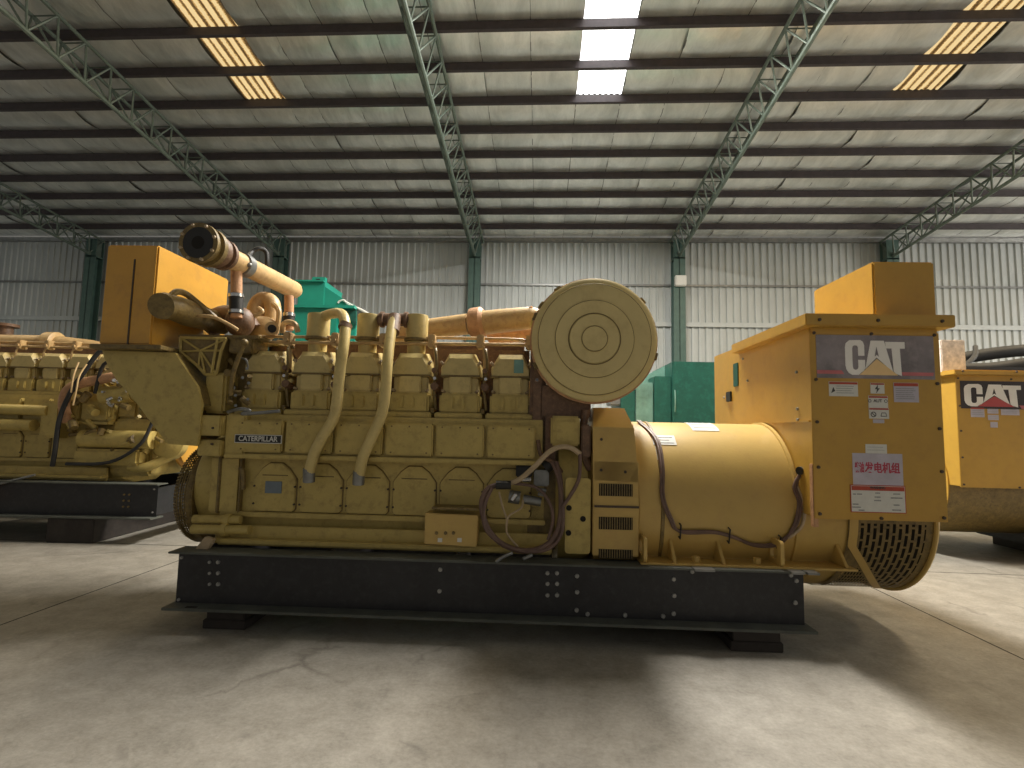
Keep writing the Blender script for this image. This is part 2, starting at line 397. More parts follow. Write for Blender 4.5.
# purlins
pl = MB()
names = ['lowest roof purlin just above the eave of the back wall', 'second roof purlin up from the back wall eave', 'third roof purlin up from the back wall eave', 'fourth roof purlin up from the back wall eave',
 'fifth roof purlin up from the back wall eave', 'sixth roof purlin up from the back wall eave, below the bright quilt band', 'seventh roof purlin, running just under the lower ends of the skylights',
 'roof purlin crossing the lowest part of the white skylight', 'roof purlin crossing the white skylight near the top of the photo', 'roof purlin across the very top of the photo']
for i in range(1, npur):
    y = D-i*PS; z = roofz(y)
    mb = MB()
    # C-section
    mb.prism([(y-.035, z-.085), (y+.035, z-.085), (y+.035, z-.07), (y-.022, z-.07), (y-.022, z+.045), (y+.035, z+.045), (y+.035, z+.06), (y-.035, z+.06)], 'x', -24, 24)
    if y < 7.5: pl.v, pl.f = (lambda a: (a.v, a.f))(MB().add(pl.v, pl.f).add(mb.v, mb.f)); continue
    lab = names[i-1] if i-1 < len(names) else 'roof purlin nearest the camera'
    solid('roof_purlin', MB().add(mb.v, mb.f), 'purl', WORLD, (0, y, z), lab, 'roof beam', 'steel purlins under the roof', None)
o = struct('trim_purlins', pl, 'purl')              # overhead, behind the picture's top edge

# columns and lattice trusses
CX = [-14.0176+6*i for i in range(-1, 7)]
tvis = {1: 'at the far left, low behind the coolant tank', 2: 'sloping down to behind the tilted pipe', 3: 'rising just left of the white skylight', 4: 'rising between the white and right skylights', 5: 'at the right edge above the second cabinet'}
where = {1: 'far left of the hall', 2: 'left of centre, behind the tilted pipe', 3: 'behind the middle of the big engine', 4: 'carrying the small white box', 5: 'right, behind the electrical cabinet'}
for i, cx in enumerate(CX):
    vis = where.get(i)
    if i in (0, 6, 7): continue
    mb = MB(); mb.box(cx-.17, cx+.17, D-.36, D-.34, 0, HE-.05).box(cx-.17, cx+.17, D-.08, D-.06, 0, HE-.05).box(cx-.01, cx+.01, D-.36, D-.06, 0, HE-.05)
    mb.box(cx-.2, cx+.2, D-.4, D-.02, 0, .03).box(cx-.17, cx+.17, D-.36, D-.06, HE-.62, HE-.58)
    solid('steel_column', mb, 'colm', WORLD, (cx, D-.2, 0), 'green steel column against the back wall, '+vis, 'column', 'wall columns', None)
    tr = thing('roof_truss', WORLD, (cx, D-.2, HE-.6), 'green grey lattice roof truss '+tvis[i], 'roof truss', 'lattice roof trusses')
    yA, yB = D-.15, -1.0 if i in (2, 3, 4) else 5.5
    TW, TD = .22, .5
    zt = lambda y: roofz(y)-.15
    for s_ in (-1, 1):
        part('top_chord', MB().tube([(cx+s_*TW, yA, zt(yA)), (cx+s_*TW, yB, zt(yB))], .032, 8), 'truss', tr)
    part('bottom_chord', MB().tube([(cx, yA, zt(yA)-TD), (cx, yB, zt(yB)-TD)], .038, 8), 'truss', tr)
    wb = MB(); n_ = int((yA-yB)/.52); st = (yA-yB)/n_
    for k in range(n_):
        y0_, y1_, ym = yA-k*st, yA-(k+1)*st, yA-(k+.5)*st
        for s_ in (-1, 1):
            wb.tube([(cx+s_*TW, y0_, zt(y0_)), (cx, ym, zt(ym)-TD)], .018, 6); wb.tube([(cx, ym, zt(ym)-TD), (cx+s_*TW, y1_, zt(y1_))], .018, 6)
        wb.tube([(cx-TW, y1_, zt(y1_)), (cx+TW, y1_, zt(y1_))], .012, 6)
    part('web_bracing', wb, 'truss', tr)
    part('end_post', MB().box(cx-.12, cx+.12, D-.34, D-.10, HE-.62, zt(D-.2)), 'truss', tr)
# small white box on a column
eb = thing('electrical_box', WORLD, (3.98, D-.38, 5.72), 'small white box on the green column right of the air cleaner', 'electrical box')
part('housing', MB().box(3.83, 4.15, D-.5, D-.362, 5.72, 6.03, .02), 'white', eb)
part('lid', MB().box(3.85, 4.13, D-.512, D-.498, 5.74, 6.01, .005), 'white', eb)

# ================================================================== GENERATOR SETS
YC, ZC, RB = 4.65, .93, .66
def rrect(x0, x1, z0, z1, r_, n=4):
    P = []
    for (cx, cz, a0) in ((x1-r_, z0+r_, -90), (x1-r_, z1-r_, 0), (x0+r_, z1-r_, 90), (x0+r_, z0+r_, 180)):
        for k in range(n+1):
            a = math.radians(a0+90*k/n); P.append((cx+r_*math.cos(a), cz+r_*math.sin(a)))
    return P
def bolt(parent, x, y, z, r_=.014, h=.012, m='bolt', ax=(0, -1, 0), name='bolt'):
    a = Vector(ax); return part(name, MB().cyl(Vector((x, y, z))+a*-.003, Vector((x, y, z))+a*h, r_, r_*.85, 8), m, parent)

def make_skid(root, x0, x1, bolts=()):
    zb, zt_ = .16, .53
    mb = MB()
    for ya, yb in ((3.9, 3.915), (5.39, 5.375)): mb.box(x0, x1, min(ya, yb), max(ya, yb), zb, zt_)
    for x in (x0+.01, -1.6, -.6, .35, 1.1, x1-.02): mb.box(x-.01, x+.01, 3.915, 5.375, zb+.02, zt_-.03)
    s = part('skid_frame', mb, 'skid', root)
    f = MB(); f.box(x0-.035, x1+.0, 3.825, 4.02, zt_, zt_+.014, .003).box(x0-.02, x1+.03, 3.775, 4.0, zb-.02, zb, .003)
    f.box(x0-.05, x1, 5.27, 5.51, zt_, zt_+.014).box(x0-.05, x1+.05, 5.3, 5.53, zb-.02, zb)
    part('flange', f, 'skidtop', s)
    for x, z, m, r_ in bolts: bolt(s, x, 3.9, z, r_, .012, m)
    return s

LET_C = [(318, 132), (388, 130), (405, 142), (412, 165), (412, 235), (372, 235), (372, 178), (366, 168), (350, 166), (338, 172), (334, 190), (334, 305), (338, 322), (350, 328), (364, 325), (371, 312), (371, 262), (414, 262), (414, 318), (404, 336), (385, 348), (372, 362), (330, 362), (308, 350), (294, 328), (288, 300), (288, 180), (294, 152)]
LET_A = [(455, 133), (540, 133), (592, 340), (490, 244), (415, 322)]
LET_AH = [(490, 175), (503, 240), (490, 228), (477, 240)]
LET_T = [(548, 140), (672, 140), (672, 184), (640, 184), (646, 365), (612, 352), (596, 336), (588, 184), (552, 184)]
TRI = [(490, 256), (622, 362), (375, 362)]
def cat_sign(parent, x0, x1, z0, z1, y, sgn, trim, stripe, tri, lx=None):
    s = part('cat_sign', MB().prism([(x0, z0), (x1, z0), (x1, z1), (x0, z1)], 'y', y-.003, y), sgn, parent)
    mp_ = (lambda P: [(lx[0]+(p[0]-288)/384*(lx[1]-lx[0]), z1-(p[1]-98)/287*(z1-z0)) for p in P]) if lx else (lambda P: [(x0+(p[0]-103)/755*(x1-x0), z1-(p[1]-98)/287*(z1-z0)) for p in P])
    def mk(n, P, m, dy=0.): part(n, MB().prism(mp_(P), 'y', y-.0055-dy, y-.0025), m, s)
    mk('letter_c', LET_C, trim); mk('letter_a', LET_A, trim); mk('letter_a_opening', LET_AH, sgn, .001); mk('letter_t', LET_T, trim)
    mk('triangle', TRI, tri, .002)
    for P in stripe: mk('stripe', P, 'pink')
    return s

def label(parent, name, x0, x1, z0, z1, y, bg='white', head=None, lines=0, frame=None, body=None, icon=None):
    s = part(name, MB().box(x0, x1, y-.0025, y, z0, z1), bg, parent)
    w_, h_ = x1-x0, z1-z0
    if frame: part('border', MB().box(x0-.006, x1+.006, y-.0015, y, z0-.006, z1+.006), frame, s)
    if head: part('header_band', MB().box(x0+.003, x1-.003, y-.004, y-.002, z1-h_*.18, z1-.003), head, s)
    if lines:
        mb = MB()
        for k in range(lines):
            z = z1-h_*(.30+.62*k/lines); rr_ = random.Random(k+int(x0*100)); mb.box(x0+w_*(.25 if icon else .08), x0+w_*rr_.uniform(.75, .94), y-.0035, y-.002, z-h_*.022, z+h_*.012)
        part('print_lines', mb, 'grey', s)
    if icon: part('icon', icon, 'ink', s)
    return s

def make_generator(root, detail=True, sign_dark=False, barrel=True, wide=0., slots=True):
    y = 3.8; x0, x1 = 1.995, 2.905+wide; z0, z1 = .92, 2.255
    # enclosure body behind the front panel
    body = part('cabinet_body', MB().box(x0+.005, x1-.0, 3.812, 5.80, z0+.01, 2.355, .006), 'cab', root)
    if detail:
        part('window_plate', MB().box(x0-.004, x0+.006, 5.12, 5.24, 1.97, 2.20, .004), 'green', body)
        part('latch', MB().box(x0-.012, x0+.006, 5.30, 5.42, 1.83, 1.93, .003), 'black', body)
        part('seam_strip', MB().box(x0-.006, x0+.006, 3.83, 5.2, 1.60, 1.612), 'cab', body)
        for (yy, zz) in ((4.0, 1.70), (4.0, 1.62), (4.0, 1.98), (4.9, 2.0), (5.0, 2.22), (5.5, 1.88)): bolt(body, x0+.002, yy, zz, .012, .01, 'bolt', (-1, 0, 0))
        part('corner_strip', MB().box(x0-.004, x0+.03, 3.806, 3.85, .86, 1.30, .003), 'rust', body)
    rf = part('roof_cover', MB().box(1.93, 2.965+wide, 3.72, 5.11, 2.285, 2.372 if slots else 2.335, .006), 'cab', root)
    part('upper_band', MB().box(x0+.01, x1-.02, 3.797, 3.82, 2.235, 2.30, .002), 'cab', root)
    pn = part('front_panel', MB().box(x0, x1, y, y+.014, z0, z1, .003), 'cab', root)
    for (bx, bz) in ((x0+.03, 2.245), ((x0+x1)/2-.02, 2.243), (x1-.035, 2.24), (x0+.035, 1.905), (x1-.03, 1.89), (x0+.035, 1.60), (x1-.03, 1.57), (x0+.035, 1.28), (x1-.03, 1.27), (x0+.035, .955), ((x0+x1)/2, .935), (x1-.03, .95)):
        bolt(pn, bx, y, bz, .013, .01, 'boltd')
    for bx in (x0+.03, (x0+x1)/2-.02, x1-.035): bolt(rf, bx, 3.72, 2.325, .013, .01, 'boltd')
    if not sign_dark:
        cat_sign(pn, 2.038, 2.862, 1.918, 2.232, y, 'sign', 'signw', [[(104, 334), (262, 334), (278, 358), (104, 358)], [(645, 340), (850, 340), (845, 362), (652, 362)]], 'tan')
    else:
        cat_sign(pn, 2.045, 3.30, 1.875, 2.215, y, 'sign2', 'signw', [[(655, 345), (740, 345), (740, 380), (670, 380)]], 'sred', lx=(X(964, 395, 6.558)-3.187, X(1021, 395, 6.558)-3.187))
    if detail:
        q = lambda a, b_: (X(a, b_, y), Z(a, b_, y))
        def L4(n, a, b_, c_, d_, **k):
            xa, za = q(a, d_); xb, zb = q(c_, b_); label(pn, n, xa, xb, za, zb, y, **k)
        ic = MB().prism([(X(833, 387, y), Z(833, 387, y)), (X(835, 391, y), Z(835, 391, y)), (X(831, 393, y), Z(831, 393, y))], 'y', y-.004, y-.002)
        L4('warning_label', 829, 382, 857.5, 396, head='red', lines=4, icon=ic)
        z_ = Z(877, 389, y); x_ = X(877, 389, y)
        bolt_ic = MB().prism([(x_+.005, z_+.03), (x_-.018, z_-.003), (x_-.002, z_-.001), (x_-.008, z_-.03), (x_+.018, z_+.006), (x_+.003, z_+.004)], 'y', y-.004, y-.002)
        L4('shock_label', 870.5, 383, 884, 393.5, head='red', icon=bolt_ic)
        xa = X(877.5, 401, y); za = Z(877.5, 401, y)
        au = text_mb('AUT', xa, y-.003, za, .030, .0006)
        ringp = lambda cx_, cz_, r_: [(cx_+r_*math.cos(k_*PI/8), y-.003, cz_+r_*math.sin(k_*PI/8)) for k_ in range(17)]
        au.tube(ringp(xa-.056, za, .010), .002, 4, False).tube(ringp(xa+.056, za, .010), .002, 4, False)
        L4('auto_start_label', 868.5, 396, 887.5, 407.5, head='red', icon=au)
        za = Z(878, 414.5, y); ic = MB().tube(ringp(xa-.033, za, .017), .0028, 4, False).tube([(xa-.045, y-.003, za+.012), (xa-.021, y-.003, za-.012)], .0028, 4, False).tube([(xa+.018, y-.003, za-.012), (xa+.058, y-.003, za-.012), (xa+.052, y-.003, za+.012), (xa+.024, y-.003, za+.012), (xa+.018, y-.003, za-.012)], .0025, 4, False)
        L4('manual_label', 869, 408, 888.5, 418.5, head='red', icon=ic)
        L4('blank_sticker', 873, 419.5, 884, 423, bg='lav')
        L4('safety_label', 894, 383, 918, 402, head='red', lines=6, bg='lav')
        L4('maker_plate', 865.5, 444.5, 886.5, 453.5, lines=2)
        cs = label(pn, 'printed_sign', X(852, 453, y), X(902, 455, y), Z(880, 487, y), Z(878, 453.5, y), y, bg='lav')
        zc_ = Z(876, 468.5, y)
        h_ = .078
        x_ = X(854.5, 468, y)
        part('lettering', text_mb('柴油', x_, y-.003, zc_, h_, .0022, 'LEFT', .42), 'cred', cs)
        part('lettering', text_mb('发电机组', x_+.068, y-.003, zc_, h_, .0022, 'LEFT', .78), 'cred', cs)
        wl = label(pn, 'warning_board', X(850.5, 485, y), X(904, 486, y), Z(878, 512, y), Z(878, 486, y), y-.003, frame='red', head='red')
        part('header_text', text_mb('WARNING', X(877, 488, y), y-.008, Z(877, 487.8, y), .022, .0006), 'ink', wl)
        mb = MB(); rr_ = random.Random(4)
        for (a, b_, w_) in ((854, 494, 3), (859, 494, 5), (877, 493, 5), (877, 497, 6), (877, 500.5, 7), (896, 494, 7), (896, 498, 12), (896, 505, 6), (896, 510, 9), (855, 504, 6), (856, 507, 9), (861, 510, 6)):
            xx, zz = X(a, b_, y), Z(a, b_, y); mb.box(xx-w_*.0033, xx+w_*.0033, y-.0075, y-.005, zz-.004, zz+.004)
        part('print_lines', mb, 'grey', wl)
    # junction box on top of the cabinet
    if detail:
        part('duct_box', MB().prism([(3.9, 2.372), (4.72, 2.372), (4.72, 2.815), (3.9, 2.815)], 'x', 2.525, 2.975, .012), 'cab', root)
    # round alternator housing with slotted guard (axis along the set)
    def arc(xv, r_, a): return (xv, YC-r_*math.cos(a), ZC+r_*math.sin(a))
    # solid end ring + shell
    ex0, ex1, R1 = 2.33, 2.955+wide, .672
    seg = 60; nx_ = 55
    A0, A1 = math.radians(2), math.radians(-172)
    mb = MB(); bk = MB(); fin = MB()
    v = []; f = []
    for a in range(seg*2+1):
        an = A0+(A1-A0)*a/(seg*2)
        for q in range(nx_+1): v.append(arc(ex0+(ex1-ex0)*q/nx_, R1, an))
    def rim(x_, an):                                # left rim of the slotted area slants away underneath
        t = max(0, min(1, (-an-math.radians(20))/math.radians(58)))
        return ex0+.05+(.50*t)
    for a in range(seg*2):
        an = A0+(A1-A0)*(a+.5)/(seg*2)
        for q in range(nx_):
            xq = ex0+(ex1-ex0)*(q+.5)/nx_
            hole = False
            if slots and math.radians(-90) < an < math.radians(-5) and rim(xq, an)+.025 < xq < ex1-.065:
                cq = q % 4; row = (a+(3 if (q//4) % 2 else 0)) % 6
                hole = cq in (0, 1) and row not in (0,)
                if (q//4) % 2 == 0: hole = cq in (0, 1) and row != 0
            if slots and math.radians(-120) < an < math.radians(-38) and ex0+.03 < xq < rim(xq, an)-.06: hole = q % 2 == 0 and a % 3 != 0
            if not hole: f.append((a*(nx_+1)+q, a*(nx_+1)+q+1, (a+1)*(nx_+1)+q+1, (a+1)*(nx_+1)+q))
    g = part('slotted_guard', MB().add(v, f), 'engd', root)
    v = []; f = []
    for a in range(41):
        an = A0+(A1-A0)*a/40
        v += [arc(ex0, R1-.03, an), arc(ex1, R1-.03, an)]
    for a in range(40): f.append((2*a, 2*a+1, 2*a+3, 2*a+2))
    part('guard_shade_backing', MB().add(v, f), 'dark', g)  # dark sheet; the shade inside the guard is put into its colour
    # rims
    if not slots: part('side_skirt', MB().lathe([(R1-.01, 0), (R1, .005), (R1, ex0-x0+.005)], (x0+.003, YC, ZC), (1, 0, 0), 64), 'engd', root); part('end_plate', MB().cyl((x0-.012, YC, ZC), (x0+.002, YC, ZC), R1, n=64), 'cab', root)
    P = [arc(ex1, R1+.006, A0+(A1-A0)*k/40) for k in range(41)]
    part('rim', MB().tube(P, .018, 8, False), 'gen', g)
    mb = MB(); v = []; f = []
    for k in range(31):
        an = A0+(math.radians(-82)-A0)*k/30; xr = rim(0, an)
        v += [arc(xr-.045, R1+.008, an), arc(xr+.018, R1+.008, an)]
    for k in range(30): f.append((2*k, 2*k+1, 2*k+3, 2*k+2))
    if slots: part('rim', MB().add(v, f), 'gen', g)
    # end disc
    part('end_plate', MB().cyl((ex1-.03, YC, ZC), (ex1, YC, ZC), R1, n=64), 'cab', root)
    if not barrel: return
    xb0, xb1 = .80, 2.40
    br = part('alternator_barrel', MB().lathe([(RB-.02, 0), (RB, .01), (RB, xb1-xb0)], (xb0, YC, ZC), (1, 0, 0), 96), 'gen', root)
    part('seam_band', MB().lathe([(RB, .17), (RB+.008, .175), (RB+.008, .195), (RB, .20)], (xb0, YC, ZC), (1, 0, 0), 96), 'engd', br)
    part('seam_band', MB().lathe([(RB, 0), (RB+.015, .005), (RB+.015, .03), (RB, .035)], (x0-.035, YC, ZC), (1, 0, 0), 96), 'gen', br)
    # mounting foot with gussets and lifting eyes
    ft = part('mounting_foot', MB().box(.80, 2.33, 3.88, 4.15, .545, .56, .003).box(.80, 2.33, 4.10, 4.13, .55, .745, .004), 'gen', root)
    part('mounting_foot', MB().box(.80, 2.33, 5.15, 5.42, .545, .56), 'gen', root)
    for x in (1.05, 1.40, 2.27): part('gusset', MB().prism([(3.9, .56), (4.12, .56), (4.12, .74), (4.06, .74)], 'x', x-.012, x+.012, .003), 'gen', ft)
    for x in (.83, 1.80):
        e = MB(); t = .012
        out = rrect(3.87, 4.10, .56, .74, .03)
        n_ = len(out); inn = [((p[0]-3.985)*.45+3.985, (p[1]-.65)*.55+.65) for p in out]
        v = [(x+s_*t, *p) for s_ in (-1, 1) for p in out]+[(x+s_*t, *p) for s_ in (-1, 1) for p in inn]
        f = []
        for k in range(n_):
            l = (k+1) % n_
            f += [(k, l, n_+l, n_+k), (2*n_+k, 3*n_+k, 3*n_+l, 2*n_+l), (k, 2*n_+k, 2*n_+l, l), (n_+k, n_+l, 3*n_+l, 3*n_+k)]
        part('lifting_eye', MB().add(v, f), 'gen', ft)
    for x in (1.22, 1.66): part('foot_nut', MB().cyl((x, 3.97, .56), (x, 3.97, .60), .03, n=6), 'gen', ft)
    for xa, xb in ((1.16, 1.30), (1.83, 1.92), (1.94, 2.02)): part('shim', MB().box(xa, xb, 3.80, 3.90, .532, .547), 'steel', ft)
    # adapter housing with louvres
    part('adapter_body', MB().lathe([(RB+.03, 0), (RB+.03, .32)], (.48, YC, ZC), (1, 0, 0), 64), 'gen', root)
    ab = part('adapter_box', MB().prism([(.46, .58), (.80, .58), (.80, 1.26), (.74, 1.28) if False else (.80, 1.28), (.46, 1.28)], 'y', 3.965, 4.3, .006), 'gen', root)
    def quadbox(pts, yb_): return
    up_ = MB(); up_.loft([[(.46, 3.965, 1.135), (.80, 3.965, 1.125), (.80, 4.5, 1.125), (.46, 4.5, 1.135)], [(.455, 3.965, 1.535), (.765, 3.965, 1.53), (.765, 4.5, 1.53), (.455, 4.5, 1.535)], [(.51, 4.45, 1.70), (.775, 4.45, 1.70), (.775, 4.6, 1.70), (.51, 4.6, 1.70)]])
    uo = part('upper_housing', up_, 'gen', ab)
    for (bx, bz) in ((.52, 1.44), (.52, 1.21), (.70, 1.20)): bolt(uo, bx, 3.965, bz, .012, .01, 'boltd')
    for (za, zb) in ((1.02, 1.11), (.775, .865), (.565, .63)):
        vb = part('vent', MB().box(.505, .755, 3.96, 3.97, za, zb), 'dark', ab)
        mb = MB()
        for k in range(14): mb.box(.512+k*.0178, .519+k*.0178, 3.953, 3.963, za, zb)
        part('louvre', mb, 'engd', vb)
    part('ledge', MB().box(.47, .80, 3.95, 3.97, .935, .95), 'boltd', ab)
    # labels on the barrel
    def curved(n, px0, py0, px1, py1, m='white'):
        mb = MB(); xm = (px0+px1)/2
        def onb(px, py):                            # ray hits barrel
            lo, hi = 3.9, 4.66; d_ = RM.transposed() @ Vector(((px-512)/F, (py-384)/F, 1)); d_ = Matrix.Rotation(-GZ, 3, 'Z') @ d_
            a_ = d_.y**2+d_.z**2; oz = HC-ZC; b2 = -YC*d_.y+oz*d_.z; c2 = YC**2+oz**2-(RB+.004)**2; t_ = (-b2-math.sqrt(max(0, b2*b2-a_*c2)))/a_
            return Vector((d_.x*t_, d_.y*t_, d_.z*t_+HC))
        a, b_ = onb(px0, py0), onb(px1, py1); an0 = math.atan2(a.z-ZC, YC-a.y); an1 = math.atan2(b_.z-ZC, YC-b_.y); v = []; f = []
        for k in range(7):
            an = an0+(an1-an0)*k/6; v += [(a.x, YC-(RB+.004)*math.cos(an), ZC+(RB+.004)*math.sin(an)), (b_.x, YC-(RB+.004)*math.cos(an), ZC+(RB+.004)*math.sin(an))]
        for k in range(6): f.append((2*k, 2*k+1, 2*k+3, 2*k+2))
        part(n, MB().add(v, f), m, br); return a, b_, an0, an1
    if detail:
        for (n, a, b_, c_, d_) in (('barrel_label', 651, 435, 677, 445), ('barrel_label', 683, 422, 720, 431), ('barrel_label', 655, 446, 664, 460)):
            A_, B_, an0, an1 = curved(n, a, b_, c_, d_)
            o_ = br.children[-1]; mb = MB(); nl = 3
            for k in range(nl):
                an = an0+(an1-an0)*(.25+.28*k); mb.tube([(A_.x+.02, YC-(RB+.005)*math.cos(an), ZC+(RB+.005)*math.sin(an)), (B_.x-.02-.03*(k % 2), YC-(RB+.005)*math.cos(an), ZC+(RB+.005)*math.sin(an))], .002, 4)
            part('print_lines', mb, 'grey', o_)
        # cables tied along the barrel
        def onr(x, deg, r_=RB+.02): a = math.radians(deg); return (x, YC-r_*math.cos(a), ZC+r_*math.sin(a))
        for dx, dr in ((0, 0), (.018, .006)):
            pts = [onr(.90+dx, 78), onr(.98+dx, 50), onr(.985+dx, 28), onr(.97+dx, 8), onr(1.03+dx, -6), onr(1.10+dx, -13-dx*60), onr(1.35+dx, -13-dx*50), onr(1.50+dx, -16-dx*60), onr(1.66+dx, -21-dx*60), onr(1.83+dx, -19-dx*60), onr(1.95-dx, -8), onr(1.99-dx, 6), onr(1.97-dx, 16), (2.0, 3.99, 1.22)]
            part('control_cable', MB().tube(pts, .011, 8), 'hose', br)
        pts = [onr(1.97, 18), onr(2.01, 4), onr(1.99, -8), onr(1.90, -16)]
        part('control_cable', MB().tube(pts, .013, 8), 'wire', br, 'pale cable dropping from the gland')
        part('cable_gland', MB().cyl((2.045, 4.0, 1.24), (1.98, 3.97, 1.24), .03, n=12), 'black', br)
        for (x, dg) in ((1.11, -13), (1.47, -15), (1.84, -19)): part('cable_tie', MB().tube([onr(x, dg+4, RB), onr(x, dg+4, RB+.035), onr(x, dg-5, RB+.035), onr(x, dg-5, RB)], .006, 6, False), 'black', br)

def cover_mb(cx, y0, br=False):
    """rocker cover, faceted, leaning back with the bank"""
    def ring(y, hw, hb, z0_, z1_, z2_, z3_): return [(cx-hb, y, z0_), (cx+hb, y, z0_), (cx+hw, y, z1_), (cx+hw, y, z2_), (cx+hb*.62, y, z3_), (cx-hb*.62, y, z3_), (cx-hw, y, z2_), (cx-hw, y, z1_)]
    mb = MB()
    mb.loft([ring(y0, .15, .15, 1.925, 1.94, 1.985, 2.075), ring(y0+.03, .163, .155, 1.92, 1.94, 2.0, 2.115), ring(y0+.30, .163, .155, 1.92, 1.94, 2.02, 2.15), ring(y0+.36, .14, .14, 1.93, 1.95, 2.0, 2.10)])
    return mb
def body_mb(cx, y0):
    mb = MB(); mb.box(cx-.092, cx+.092, y0+.0, y0+.12, 1.785, 1.93, .01).box(cx-.145, cx+.145, y0+.04, y0+.36, 1.775, 1.925, .012)
    return mb
def head_mb(cx, y0):
    mb = MB(); mb.box(cx-.165, cx+.165, y0-.01, y0+.40, 1.615, 1.785, .018).box(cx-.195, cx+.195, y0-.05, y0+.42, 1.575, 1.625, .01)
    for dx in (-.06, .03): mb.box(cx+dx-.018, cx+dx+.018, y0-.03, y0, 1.66, 1.75, .008)
    return mb

